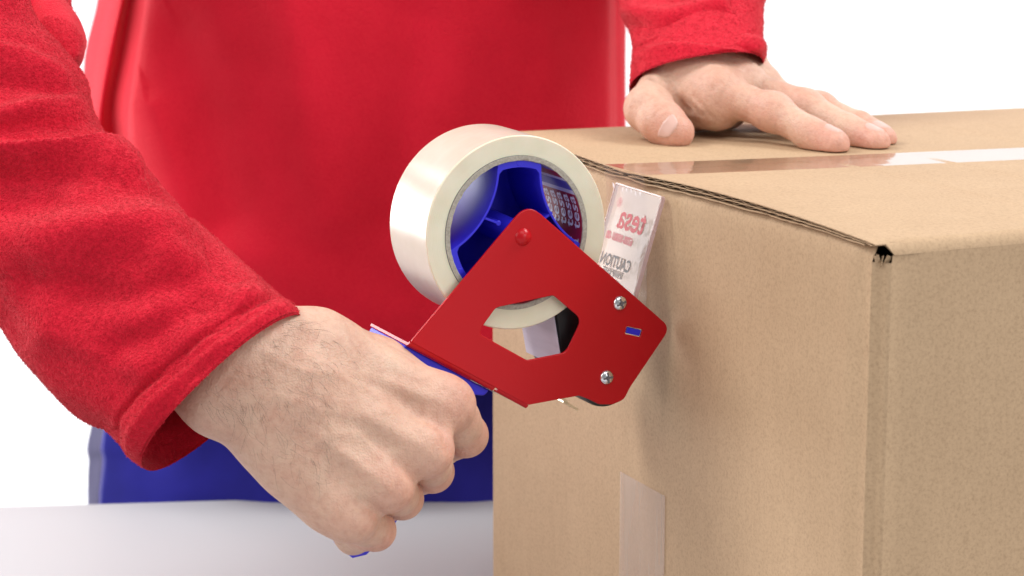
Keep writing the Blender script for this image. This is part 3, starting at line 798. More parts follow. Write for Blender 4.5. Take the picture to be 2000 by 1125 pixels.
# ---- right hand: a fist round the grip, its back towards the viewer
def hand_fist():
    J = dict(
        elb=at(235, 545, 1.196), wr1=at(428, 776, 1.138), wr2=at(505, 680, 1.141), wrm=at(470, 725, 1.136),
        c1=at(618, 692, 1.150), c2=at(590, 735, 1.138), c3=at(560, 790, 1.134), c4=at(530, 838, 1.138),
        m1=at(873, 788, 1.163), m2=at(832, 878, 1.150), m3=at(757, 948, 1.140), m4=at(685, 1010, 1.137),
        p1=at(910, 850, 1.197), p2=at(845, 921, 1.190), p3=at(786, 974, 1.177), p4=at(733, 1036, 1.164))
    allp = np.array(list(J.values())); f = Field(allp.min(0) - .03, allp.max(0) + np.array([.03, .062, .03]), .00095)
    palm = f.new()
    B = lambda a, b, ra, rb, k=.012, F=palm: f.bone(F, a, b, ra, rb, k)
    # forearm and wrist
    B(J['elb'] + (at(0, -60, 1.1) - at(0, 0, 1.1)), J['wr2'], .026, .0215)
    B(J['elb'] + (at(0, 60, 1.1) - at(0, 0, 1.1)), J['wr1'], .026, .0172)
    B(J['wr2'], J['c1'], .0205, .0190); B(J['wr1'], J['c4'], .0168, .0160); B(J['wrm'], J['c2'], .0185, .0185); B(J['wrm'], J['c3'], .0185, .018)
    # metacarpals
    B(J['c1'], J['m1'], .0190, .0118); B(J['c2'], J['m2'], .0185, .0118); B(J['c3'], J['m3'], .0180, .0112); B(J['c4'], J['m4'], .0165, .0108)
    B(at(505, 800, 1.140), at(572, 900, 1.140), .0135, .0155); B(at(545, 860, 1.140), at(640, 975, 1.140), .0165, .0150)                      # heel on the little finger side
    # web of the thumb, and the thumb lying behind the grip
    B(at(610, 676, 1.160), at(740, 716, 1.178), .0160, .0128); B(at(740, 716, 1.178), at(866, 784, 1.176), .0122, .0105)
    B(at(690, 780, 1.160), at(820, 830, 1.165), .0135, .0105)
    B(at(640, 694, 1.170), at(730, 740, 1.205), .0150, .0120); B(at(730, 740, 1.205), at(810, 800, 1.235), .0118, .0110, .006); B(at(815, 790, 1.235), at(850, 850, 1.240), .0108, .0085, .004)
    # palm body
    B(at(640, 800, 1.160), at(700, 880, 1.158), .021, .017); B(at(590, 830, 1.155), at(640, 930, 1.150), .018, .016)
    for a_, b_, r_ in (('m1', 'm2', .0098), ('m2', 'm3', .0094), ('m3', 'm4', .0090)):
        o_ = (J['c' + a_[1]] - J[a_]) * .10 - AF * .0012; B(J[a_] + o_, J[b_] + o_, r_, r_, .010)
    # knuckle heads: slightly proud of the back
    for nm, r, dx in (('m1', .0112, .0014), ('m2', .0108, .0018), ('m3', .0100, .0016), ('m4', .0094, .0012)):
        p = J[nm] - AF * dx; B(p, p + (J[nm] - J['c' + nm[1]]) * .03, r, r * .95, .008)
    fingers = f.new()
    spec = [('m1', 'p1', (862, 872, 1.232), (800, 842, 1.226), .0116, .0107, .0098, .0085),
            ('m2', 'p2', (792, 940, 1.226), (735, 905, 1.215), .0114, .0102, .0096, .0085),
            ('m3', 'p3', (735, 990, 1.212), (690, 955, 1.200), .0108, .0099, .0092, .0082),
            ('m4', 'p4', (690, 1048, 1.196), (650, 1010, 1.186), .0100, .0096, .0086, .0076)]
    for a, b, c, d, r0, r1, r2, r3 in spec:
        g = f.new(); pa, pb, pc, pd = J[a], J[b], at(*c), at(*d)
        f.bone(g, pa, pb, r0, r1, .003); f.bone(g, pb, pc, r1, r2, .004); f.bone(g, pc, pd, r2, r3, .004)
        mid = (pa + pb) / 2 - AF * .0006; f.bone(g, mid, mid + (pb - pa) * .1, r0 * .98, r1 * 1.0, .004)
        fingers = smin(fingers, g, .0008)
    F = smin(palm, fingers, .0042)
    # hollows between the knuckles, tendons, crevices
    for a, b, c, d in (('m1', 'm2', 'c1', 'c2'), ('m2', 'm3', 'c2', 'c3'), ('m3', 'm4', 'c3', 'c4')):
        k = (J[a] + J[b]) / 2 - AF * .012; e = (J[c] * .6 + J[d] * .4 + J[a] + J[b]) / 3 - AF * .014
        f.groove(F, [k, e], .0009, .0060)
    for c, m in (('c1', 'm1'), ('c2', 'm2'), ('c3', 'm3')):
        s_ = J[c] * .45 + J[m] * .55 - AF * .016; f.groove(F, [s_, J[m] - AF * .014], -.0009, .003)
    f.groove(F, [at(640, 690, 1.133), at(740, 760, 1.138), at(800, 800, 1.147)], .0013, .009)
    # veins and tendons standing up under the skin, then skin folds
    for pts, h, w in (([(470, 800), (540, 770), (620, 800), (700, 815), (760, 800)], -.0006, .0022), ([(560, 900), (640, 850), (700, 850), (740, 890)], -.0007, .0019), ([(520, 690), (590, 725), (660, 730), (740, 770)], -.0008, .0022),
                      ([(620, 800), (650, 845)], -.0006, .0018), ([(600, 700), (720, 735), (850, 775)], -.0007, .0040), ([(640, 780), (740, 820), (825, 868)], -.0008, .0036), ([(620, 850), (690, 900), (750, 940)], -.0008, .0034)):
        f.crease(F, pts, h, w)
    for pts, dp, w in (([(874, 872), (868, 845), (850, 825), (820, 812)], .0016, .0032), ([(813, 942), (800, 922), (775, 905)], .0015, .0030), ([(745, 1006), (728, 992), (705, 980)], .0014, .0028),
                       ([(590, 660), (640, 690), (690, 735), (720, 760)], .0011, .0065), ([(905, 800), (915, 830), (905, 860)], .0004, .0012), ([(700, 905), (712, 900), (724, 906)], .0003, .0008),
                       ([(420, 770), (455, 730), (480, 690)], .0005, .0016), ([(440, 800), (475, 755), (500, 715)], .0004, .0014)):
        f.crease(F, pts, dp, w)
    for kx, ky in ((883, 780), (838, 880), (762, 948), (695, 1010)):          # wrinkled skin over each knuckle
        for k in range(-4, 5):
            ox, oy = kx + k * 5.5 + rng.uniform(-2, 2), ky + k * 5 + rng.uniform(-2, 2); a_ = rng.uniform(11, 19)
            f.crease(F, [(ox - a_ * .6, oy + a_ * .8), (ox + rng.uniform(-3, 3), oy + rng.uniform(-3, 3)), (ox + a_ * .55, oy - a_ * .8)], .00028, .0007)
    # fine creases across the knuckles
    for nm in ('m1', 'm2', 'm3', 'm4'):
        for k in range(-3, 4):
            o = at(0, 0, 1.14); dx = at(k * 6.5 + rng.uniform(-2, 2), k * 5.5, 1.14) - o
            p = J[nm] - AF * .014 + dx; q = at(12 + rng.uniform(-3, 3), -15, 1.14) - o
            f.groove(F, [p - q, p + q * .2 + dx * .05, p + q], .00022, .0007)
    V, Q = f.nets(F); V = relax(V, Q, 2)
    return V, Q, [(J['m1'], .016, .42), (J['m2'], .015, .45), (J['m3'], .014, .45), (J['m4'], .013, .40), (J['p1'], .016, .42), (J['p2'], .015, .45), (J['p3'], .014, .4), (J['p4'], .014, .4), (J['wr1'], .02, .18)]

# ---- left hand: spread flat on the top of the box, fingers to the right
def hand_flat():
    lift = lambda x, y, d: at(x, y, d)
    J = dict(
        fa=at(1372, -10, 1.474), wr=at(1362, 116, 1.438), w2=at(1425, 122, 1.448), w1=at(1318, 152, 1.419),
        m1=at(1402, 186, 1.385), m2=at(1440, 166, 1.405), m3=at(1480, 178, 1.425), m4=at(1496, 192, 1.445),
        a1=at(1508, 217, 1.366), a2=at(1582, 261, 1.348), a3=at(1630, 281, 1.3385),
        b1=at(1570, 208, 1.391), b2=at(1656, 254, 1.366), b3=at(1710, 278, 1.3525),
        c1=at(1598, 211, 1.413), c2=at(1679, 246, 1.387), c3=at(1725, 271, 1.3695),
        d1=at(1566, 226, 1.430), d2=at(1618, 246, 1.415), d3=at(1655, 252, 1.402),
        t0=at(1290, 181, 1.402), t1=at(1266, 212, 1.380), t2=at(1296, 240, 1.368), t3=at(1323, 257, 1.3600))
    allp = np.array(list(J.values())); f = Field(allp.min(0) - .026, allp.max(0) + .026, .00095)
    palm = f.new(); B = lambda a, b, ra, rb, k=.011, F=palm: f.bone(F, a, b, ra, rb, k)
    dx = at(40, 0, 1.43) - at(0, 0, 1.43)
    B(J['fa'] - dx, J['wr'] - dx * .5, .024, .019); B(J['fa'] + dx, J['w2'], .024, .018)
    B(J['wr'], J['m1'], .0195, .0118); B(J['wr'], J['m2'], .0190, .0122); B(J['w2'], J['m3'], .0175, .0118); B(J['w2'], J['m4'], .0165, .0110)
    B(J['w1'], J['m1'], .0165, .0115); B(J['wr'], J['w1'], .019, .0165)
    B(at(1340, 190, 1.408), at(1400, 205, 1.40), .014, .0105)
    B(at(1345, 205, 1.415), at(1420, 212, 1.43), .016, .013)
    B(at(1345, 140, 1.412), at(1404, 180, 1.389), .0150, .0118); B(at(1385, 132, 1.42), at(1442, 160, 1.405), .0160, .0128); B(at(1435, 132, 1.435), at(1482, 166, 1.424), .0150, .0122)
    B(at(1332, 158, 1.408), at(1402, 196, 1.386), .0160, .0120, .014); B(at(1350, 185, 1.405), at(1395, 206, 1.390), .0135, .0110, .012)
    for nm, r in (('m1', .0100), ('m2', .0108), ('m3', .0106)):
        p = J[nm] + DZ * .0008; B(p, p + DR * .002, r, r, .008)
    fing = f.new()
    for n_, r in (('a', (.0116, .0102, .0089, .0075)), ('b', (.0112, .0097, .0086, .0073)), ('c', (.0104, .0090, .0080, .0068)), ('d', (.0102, .0090, .0080, .0066))):
        g = f.new(); m = J['m' + str('abcd'.index(n_) + 1)]; p1, p2, p3 = J[n_ + '1'], J[n_ + '2'], J[n_ + '3']
        f.bone(g, m, p1, r[0], r[1] * .97, .004); f.bone(g, p1, p2, r[1], r[2], .005); f.bone(g, p2, p3, r[2], r[3], .005)
        f.bone(g, p1 - DZ * .001, p1 + (p2 - p1) * .08, r[1] * 1.01, r[1] * .99, .006)          # joint a little thicker
        q = p2 + (p3 - p2) * .45 - DZ * .0010; f.bone(g, q, p3 - DZ * .0008, r[3] * 1.12, r[3] * 1.02, .005)   # pad of the fingertip
        # wrinkles over the joints
        for jp, w in ((p1, r[1]), (p2, r[2])):
            ax_ = (p2 - p1) / np.linalg.norm(p2 - p1); side = np.cross(ax_, DZ); side /= np.linalg.norm(side); up = np.cross(side, ax_)
            for s_ in (-.0034, -.0012, .0012, .0034):
                c_ = jp + ax_ * s_
                pts = [c_ + w * (side * math.sin(t) + up * math.cos(t)) + ax_ * .0006 * math.sin(3 * t + s_ * 900) for t in np.linspace(-1.3, 1.3, 7)]
                f.groove(g, pts, .00035, .0006)
        fing = smin(fing, g, .0006)
    F = smin(palm, fing, .0042)
    th = f.new()
    f.bone(th, J['t0'], J['t1'], .0146, .0131, .006); f.bone(th, J['t1'], J['t2'], .0131, .0118, .006); f.bone(th, J['t2'], J['t3'], .0118, .0098, .006)
    f.bone(th, at(1285, 235, 1.366), at(1316, 262, 1.3605), .0105, .0085, .005)
    F = smin(F, th, .0035)
    # fold between thumb and palm, lines at the thumb's joint
    f.crease(F, [(1272, 151), (1288, 160), (1302, 172), (1318, 190), (1334, 206), (1347, 217)], .0034, .0018)
    for pts, dp, w in (([(1338, 196), (1352, 206), (1372, 226)], .0009, .0018), ([(1356, 190), (1372, 206), (1392, 230)], .0007, .0018), ([(1405, 205), (1412, 180), (1428, 165)], .0005, .0018), ([(1428, 150), (1410, 158), (1392, 176)], .0005, .0016), ([(1385, 128), (1412, 138), (1432, 150)], -.0007, .0026),
                       ([(1268, 225), (1276, 210), (1290, 204)], .0005, .0010), ([(1276, 232), (1286, 216), (1300, 210)], .0004, .0010), ([(1262, 214), (1272, 202), (1284, 197)], .0004, .0010)):
        f.crease(F, pts, dp, w)
    for k in range(4):
        f.groove(F, [at(1262 + k * 7, 226 + k * 2, 1.356), at(1276 + k * 7, 206 + k * 1, 1.356), at(1300 + k * 6, 198, 1.360)], .0004, .0009)
    f.groove(F, [at(1400, 140, 1.39), at(1440, 150, 1.39)], -.0007, .003)
    f.groove(F, [at(1350, 135, 1.395), at(1420, 160, 1.382), at(1470, 175, 1.375)], -.0009, .0035)
    for pts in ([(1400, 205, 1.374), (1425, 180, 1.374)], [(1345, 200, 1.387), (1375, 222, 1.385)], [(1336, 205, 1.387), (1362, 230, 1.385)], [(1420, 152, 1.385), (1398, 168, 1.380)]):
        f.groove(F, [at(*p) for p in pts], .0006, .0016)
    # nothing sinks into the board
    X, Y, Z = f.ax[0][:, None, None], f.ax[1][None, :, None], f.ax[2][None, None, :]
    F = np.maximum(F, (ZT + .0012 - Z) + 0 * F)
    V, Q = f.nets(F); V = relax(V, Q, 2)
    red = [(J['a1'], .015, .35), (J['b1'], .014, .35), (J['c1'], .014, .35), (J['a3'], .016, .45), (J['b3'], .016, .45), (J['c3'], .015, .45), (J['t3'], .018, .45), (J['t1'], .014, .25), (J['m1'], .016, .35), (J['m2'], .014, .32), (J['m3'], .014, .3)]
    return V, Q, red, J
V1, Q1, R1 = hand_fist()
V2, Q2, R2, JL = hand_flat()
# arms and trunk, hidden inside the clothes
def trunk():
    f = Field(np.array([-.62, .95, -.15]), np.array([.55, 2.05, 1.15]), .0065)
    F = f.new(); B = lambda a, b, ra, rb, k=.03: f.bone(F, a, b, ra, rb, k)
    for x in (520, 650, 780, 910): B(at(x, -560, 1.775), at(x, 760, 1.775), .078, .080, .05)
    B(at(380, -720, 1.78), at(1080, -720, 1.78), .055, .055, .05)
    for P_ in ([(300, -800, 1.77), (160, -650, 1.715), (85, -420, 1.645), (47, -215, 1.555), (-15, -45, 1.425), (-70, 115, 1.335), (-130, 225, 1.26), (235, 545, 1.196)], [(1160, -790, 1.77), (1320, -640, 1.70), (1378, -430, 1.635), (1380, -210, 1.55), (1372, -20, 1.474)]):
        for p_, q_ in zip(P_, P_[1:]): B(at(*p_), at(*q_), .021, .019)
    return f.nets(F)
V3, Q3 = trunk()
off2 = len(V1); off3 = off2 + len(V2)
body = fast_mesh('body', np.concatenate([V1, V2, V3]), np.concatenate([Q1, Q2 + off2, Q3 + off3]), M['skin'], person)
tot = np.concatenate([V1, V2, V3]); blood = np.zeros(len(tot))
for p, r, a in R1 + R2:
    d = np.linalg.norm(tot - p, axis=1); blood = np.maximum(blood, a * np.exp(-np.maximum(d - r * .55, 0) ** 2 / (.55 * r) ** 2))
at_ = body.data.color_attributes.new('blood', 'FLOAT_COLOR', 'POINT')
at_.data.foreach_set('color', np.repeat(np.clip(blood, 0, 1)[:, None], 4, 1).astype(np.float32).ravel())
bvh1 = BVHTree.FromPolygons(V1.tolist(), Q1.tolist()); bvh2 = BVHTree.FromPolygons(V2.tolist(), Q2.tolist())

# ---- nails: curved plates lying in the flesh
def nail(centre, ldir, wdir, ln, wd, bvh, lift=.0004):
    ldir = np.asarray(ldir) / np.linalg.norm(ldir); wdir = wdir - ldir * (wdir @ ldir); wdir /= np.linalg.norm(wdir)
    nrm_ = np.cross(ldir, wdir); nrm_ = nrm_ if nrm_ @ (CAM - centre) > 0 or nrm_[2] > .4 else -nrm_
    V = []; F = []; nu, nv = 12, 12
    for i in range(nu + 1):
        for j in range(nv + 1):
            a, b = -1 + 2 * i / nu, -1 + 2 * j / nv
            a2, b2 = a * math.sqrt(1 - .44 * b * b), b * math.sqrt(1 - .40 * a * a)
            p = centre + ldir * ln * .5 * a2 + wdir * wd * .5 * b2
            h = bvh.find_nearest(Vector(p)); q = np.array(h[0])
            e = max(abs(a), abs(b))
            hn = np.array(h[1]); hn = hn if hn @ nrm_ > 0 else -hn; V.append(q + hn * (lift * (1 if e < .93 else -.3)))
    for i in range(nu):
        for j in range(nv): F.append((i * (nv + 1) + j, (i + 1) * (nv + 1) + j, (i + 1) * (nv + 1) + j + 1, i * (nv + 1) + j + 1))
    o = mesh('fingernail', V, F, M['nail'], None); o.parent = body; return o
tax = (JL['t3'] - JL['t2']); tax /= np.linalg.norm(tax)
tw = at(1302, 274, 1.36) - at(1329, 229, 1.36)
nail(at(1308, 250, 1.354), (at(1320, 256, 1.349) - at(1300, 245, 1.362)), tw, .0125, .0135, bvh2, .0005)
for p2, p3, dy in (('c2', 'c3', 0), ('b2', 'b3', 0), ('a2', 'a3', 0)):
    ax_ = JL[p3] - JL[p2]; ax_ /= np.linalg.norm(ax_); sd = np.cross(ax_, DZ); sd /= np.linalg.norm(sd); up = np.cross(sd, ax_)
    up = up if up[2] > 0 else -up; back = up * .93 + DE * .38
    c_ = JL[p3] + back * .0075 - ax_ * .001
    nail(c_, ax_, np.cross(back, ax_), .0105, .0105, bvh2, .0003)

# ---- hair on the back of the hand and wrist
def in_poly(x, y, P):
    c = False; j = len(P) - 1
    for i in range(len(P)):
        if (P[i][1] > y) != (P[j][1] > y) and x < (P[j][0] - P[i][0]) * (y - P[i][1]) / (P[j][1] - P[i][1]) + P[i][0]: c = not c
        j = i
    return c
zone = [(380, 780), (560, 625), (640, 640), (700, 680), (690, 760), (640, 820), (640, 980), (600, 1000), (520, 900), (470, 860)]
V = []; F = []; cnt_ = 0
while cnt_ < 280:
    x, y = rng.uniform(380, 720), rng.uniform(610, 1005)
    if not in_poly(x, y, zone): continue
    dens = math.exp(-(((x - 500) * .75 + (y - 740) * .55) / 130) ** 2) + .45 * math.exp(-((x - 595) / 40) ** 2 - ((y - 900) / 110) ** 2) + .08
    if rng.random() > dens: continue
    h = bvh1.ray_cast(Vector(CAM), Vector(ray(x, y)).normalized(), 3)
    if h[0] is None: continue
    p = np.array(h[0]); nr_ = np.array(h[1]); nr_ = nr_ if nr_ @ ray(x, y) < 0 else -nr_
    ang = math.radians(rng.normal(58, 24)) if y > 700 else math.radians(rng.normal(20, 30))
    dr = AX * math.cos(ang) - AU * math.sin(ang); dr = dr - nr_ * (dr @ nr_); dr /= np.linalg.norm(dr)
    sd = np.cross(nr_, dr); ln = rng.uniform(.004, .0115); cv = rng.normal(0, .5); n0 = len(V); rad = rng.uniform(.00003, .00007)
    for k in range(6):
        t = k / 5; c_ = p + dr * ln * t + sd * ln * cv * t * t + nr_ * (.0001 + .0022 * math.sin(t * 2.2) * ln / .008)
        r_ = rad * (1 - .7 * t)
        for q in range(3): V.append(c_ + r_ * (sd * math.cos(q * 2.094) + nr_ * math.sin(q * 2.094)))
    for k in range(5):
        for q in range(3): F.append((n0 + k * 3 + q, n0 + k * 3 + (q + 1) % 3, n0 + k * 3 + 3 + (q + 1) % 3, n0 + k * 3 + 3 + q))
    cnt_ += 1
hr = fast_mesh('arm_hair', V, F, M['hair'], person); hr['kind'] = 'stuff'

# ---- clothes
def crspline(K, u):
    """Catmull-Rom through rows of K at parameters u in 0..len-1"""
    K = np.asarray(K, float); n = len(K); i = np.clip(np.floor(u).astype(int), 0, n - 2); t = (u - i)[:, None]
    g = lambda k: K[np.clip(k, 0, n - 1)].reshape(len(k), -1)
    p0, p1, p2, p3 = g(i - 1), g(i), g(i + 1), g(i + 2)
    r = .5 * (2 * p1 + (p2 - p0) * t + (2 * p0 - 5 * p1 + 4 * p2 - p3) * t ** 2 + (3 * p1 - p0 - 3 * p2 + p3) * t ** 3)
    return r.reshape((len(u),) + K.shape[1:])
def grid_normals(G, wrap=True):
    a = np.roll(G, -1, 1) - np.roll(G, 1, 1) if wrap else np.gradient(G, axis=1)
    b = np.gradient(G, axis=0); n = np.cross(a, b); return n / np.maximum(np.linalg.norm(n, axis=-1, keepdims=True), 1e-9)
def fold_field(px, folds):
    out = np.zeros(px.shape[:-1])
    x, y = px[..., 0], px[..., 1]
    for amp, w1, w2, pts in folds:
        best = np.full(x.shape, 1e9); sgn = np.zeros(x.shape); par = np.zeros(x.shape)
        for k, ((xa, ya), (xb, yb)) in enumerate(zip(pts, pts[1:])):
            dx, dy = xb - xa, yb - ya; L2 = dx * dx + dy * dy
            t = np.clip(((x - xa) * dx + (y - ya) * dy) / L2, 0, 1)
            d = np.hypot(x - xa - t * dx, y - ya - t * dy); m = d < best
            best = np.where(m, d, best); sgn = np.where(m, dx * (y - ya) - dy * (x - xa), sgn)
        w = np.where(sgn > 0, w2, w1); out += amp * np.exp(-(best / w) ** 2)
    return out
def noise_grid(G, scale, seed, oct_=2):
    out = np.empty(G.shape[:-1])
    flat = (G * np.asarray(scale)).reshape(-1, 3); o = out.reshape(-1)
    for i in range(len(flat)): o[i] = mnoise.fractal(Vector(flat[i]) + Vector((seed, seed * 1.7, 0)), .9, 2.0, oct_)
    return out
class Shell:
    def __init__(s): s.V = []; s.Q = []; s.n = 0; s.mi = []
    def grid(s, G, wrap=True, mi=0, flip=False):
        r, c = G.shape[:2]; i = np.arange(r - 1)[:, None]; j = np.arange(c if wrap else c - 1)[None]
        q = np.stack([i * c + j + 0 * i, i * c + (j + 1) % c, (i + 1) * c + (j + 1) % c, (i + 1) * c + j], -1).reshape(-1, 4) + s.n
        if flip: q = q[:, ::-1]
        s.V.append(G.reshape(-1, 3)); s.Q.append(q); s.n += r * c; s.mi += [mi] * len(q)
def sleeve(sh, st, folds, nu, nphi, dens, noise_amp, noise_scale, seed, axis_dir, sq=.92, seam_at=None):
    """st: rows of (Ux,Uy,Ud, Lx,Ly,Ld, thick_front, thick_back, shift_x, shift_y) along the arm; last row = hem of the cuff"""
    K = np.array(st, float); u = np.linspace(0, len(K) - 1, nu); u = np.sort(np.concatenate([u, np.linspace(len(K) - 2, len(K) - 1, dens)]))
    R_ = crspline(K, u); n = len(u); phi = np.linspace(0, 2 * math.pi, nphi, endpoint=False)
    G = np.empty((n, nphi, 3))
    for i, r in enumerate(R_):
        Up, Lp = at(*r[0:3]), at(*r[3:6]); C = (Up + Lp) / 2; Wv = (Up - Lp) / 2; d0 = (r[2] + r[5]) / 2
        sft = (at(r[8], r[9], d0) - at(0, 0, d0))
        cs, sn = np.cos(phi), np.sin(phi)
        cs = np.sign(cs) * np.abs(cs) ** sq; sn = np.sign(sn) * np.abs(sn) ** sq
        th = np.where(sn > 0, r[6], r[7])
        G[i] = C + cs[:, None] * Wv + (sn * th)[:, None] * (-AF) + sn[:, None] * sft
    for _ in range(2): G[:, :] = .25 * np.roll(G, 1, 1) + .5 * G + .25 * np.roll(G, -1, 1)
    Nn = grid_normals(G); cen = G.mean(1, keepdims=True)
    if np.mean(np.sum(Nn * (G - cen), -1)) < 0: Nn = -Nn
    pj = proj(G); front = np.clip(np.sum(Nn * -AF, -1) * 1.6 + .35, 0, 1)
    t_ = np.clip((u - (len(K) - 3)) / 2, 0, 1)[:, None]
    nz = noise_grid(G, noise_scale, seed) * noise_amp * (1 - .75 * t_)
    dsp = fold_field(pj, folds) * front + nz
    G = G + Nn * dsp[..., None]
    sh.grid(G)
    # hem: roll over into an inner face that runs back up the arm
    hem = G[-1]; inn = []; axd = np.asarray(axis_dir) / np.linalg.norm(axis_dir); Nh = Nn[-1]
    for a in np.linspace(.0, math.pi, 7): inn.append(hem - Nh * .0016 * (1 - math.cos(a)) + axd * .0016 * math.sin(a))
    for s_ in np.linspace(.004, .085, 22): inn.append(hem - Nh * (.0032 + .02 * s_) - axd * s_)
    sh.grid(np.array(inn))
    return G, u

jump = Shell()
S1 = [(-322, 2, 1.30, -342, 22, 1.30, .004, .004, 0, 0), (-120, -70, 1.262, -440, 230, 1.262, .034, .036, 0, 0), (10, -70, 1.235, -420, 330, 1.235, .040, .045, 0, 0),
      (68, 34, 1.225, -300, 420, 1.225, .046, .045, 0, 0),
      (134, 124, 1.215, -200, 480, 1.215, .048, .045, 0, 0),
      (165, 192, 1.205, -100, 550, 1.205, .047, .045, 0, 0),
      (205, 262, 1.195, -42, 598, 1.195, .046, .044, 0, 0),
      (262, 306, 1.185, 0, 642, 1.185, .046, .043, 0, 0),
      (326, 380, 1.175, 62, 714, 1.175, .045, .042, 0, 0),
      (382, 440, 1.166, 112, 772, 1.166, .044, .041, 0, 0),
      (430, 499, 1.158, 163, 828, 1.158, .042, .040, -6, -6),
      (496, 536, 1.151, 206, 848, 1.151, .040, .039, -10, -10),
      (545, 572, 1.146, 226, 860, 1.146, .039, .038, -14, -14),
      (572, 596, 1.143, 256, 896, 1.143, .038, .037, -20, -22),
      (590, 615, 1.141, 282, 914, 1.141, .037, .036, -26, -30)]
folds1 = [(.0090, 8, 40, [(-40, 292), (80, 283), (190, 279), (250, 290), (272, 325)]),
          (-.0070, 45, 30, [(-20, 345), (90, 332), (200, 318), (255, 340)]),
          (.0040, 14, 30, [(-20, 226), (50, 205), (110, 192), (170, 196)]), (-.0025, 20, 18, [(-20, 256), (60, 240), (170, 238)]),
          (.0036, 12, 26, [(-20, 96), (50, 108), (100, 130), (150, 165)]), (-.0022, 18, 16, [(-20, 160), (70, 164), (150, 176)]),
          (.0065, 40, 55, [(-20, 470), (90, 455), (200, 440), (290, 425)]), (-.0055, 42, 45, [(40, 400), (160, 385), (300, 378)]),
          (-.0062, 34, 40, [(60, 545), (160, 560), (260, 575), (360, 548), (440, 520)]),
          (.0050, 35, 40, [(330, 490), (410, 520), (470, 560)]),
          (-.0042, 28, 30, [(230, 680), (310, 640), (400, 580), (470, 545)]),
          (.0028, 30, 30, [(100, 650), (200, 690), (270, 720)]),
          (-.0026, 7, 8, [(222, 850), (232, 815), (262, 770), (320, 715), (400, 650), (480, 602), (545, 570)]),     # stitched seam of the cuff
          (.0022, 10, 18, [(252, 872), (262, 840), (290, 795), (350, 735), (430, 672), (500, 628), (560, 596)])]
ax1 = at(592, 780, 1.13) - at(440, 640, 1.16)
sleeve(jump, S1, folds1, 300, 260, 60, .0050, (24, 24, 24), 3.1, ax1)
# upper arm behind the elbow fold
SU = [(380, -840, 1.77, 130, -900, 1.77, .060, .060, 0, 0), (310, -640, 1.71, 10, -660, 1.71, .060, .060, 0, 0), (250, -420, 1.64, -80, -420, 1.64, .060, .060, 0, 0), (215, -250, 1.55, -120, -180, 1.55, .060, .06, 0, 0), (160, -90, 1.42, -190, 0, 1.42, .058, .055, 0, 0),
      (132, -8, 1.36, -230, 90, 1.36, .056, .055, 0, 0), (158, 48, 1.33, -280, 170, 1.33, .054, .055, 0, 0), (163, 92, 1.31, -320, 260, 1.31, .052, .05, 0, 0), (140, 138, 1.29, -340, 340, 1.28, .05, .05, 0, 0), (20, 240, 1.27, -330, 420, 1.26, .045, .04, 0, 0)]
foldsU = [(-.006, 12, 10, [(140, 130), (112, 92), (75, 45), (60, 10)]), (.005, 22, 20, [(150, 90), (130, 45), (100, 10)])]
sleeve(jump, SU, foldsU, 110, 140, 10, .003, (22, 22, 22), 5.5, ax1)
# sleeve of the other arm
S2 = [(1080, -760, 1.77, 1290, -900, 1.77, .06, .06, 0, 0), (1170, -600, 1.70, 1470, -680, 1.70, .058, .056, 0, 0), (1205, -420, 1.63, 1550, -450, 1.63, .055, .053, 0, 0), (1212, -230, 1.565, 1556, -270, 1.565, .052, .05, 0, 0), (1212, -120, 1.53, 1540, -150, 1.53, .050, .048, 0, 0), (1216, -40, 1.49, 1516, -60, 1.49, .046, .044, 0, 0),
      (1218, 5, 1.470, 1500, -5, 1.470, .043, .042, 0, 0), (1230, 66, 1.450, 1480, 48, 1.450, .041, .040, 0, -6), (1236, 104, 1.440, 1480, 84, 1.440, .040, .038, 0, -14),
      (1234, 128, 1.434, 1493, 102, 1.434, .043, .038, 0, -23), (1231, 151, 1.429, 1492, 118, 1.429, .044, .037, 0, -29), (1229, 172, 1.425, 1488, 130, 1.425, .044, .036, 0, -31)]
folds2 = [(-.0022, 5, 6, [(1236, 100), (1270, 86), (1330, 76), (1390, 80), (1440, 92), (1482, 112)]),
          (.0018, 8, 12, [(1238, 112), (1275, 97), (1330, 87), (1390, 91), (1440, 104), (1484, 118)]),
          (.0045, 18, 22, [(1225, 20), (1300, 30), (1380, 15), (1440, -20)]), (-.0038, 18, 18, [(1230, 55), (1310, 58), (1400, 45)]),
          (.0045, 14, 20, [(1410, 20), (1450, 55), (1478, 88)]), (-.0035, 10, 12, [(1440, 20), (1470, 60)])]
ax2 = at(1360, 170, 1.41) - at(1368, 0, 1.47)
sleeve(jump, S2, folds2, 150, 200, 30, .0026, (24, 24, 24), 8.2, ax2, .8)
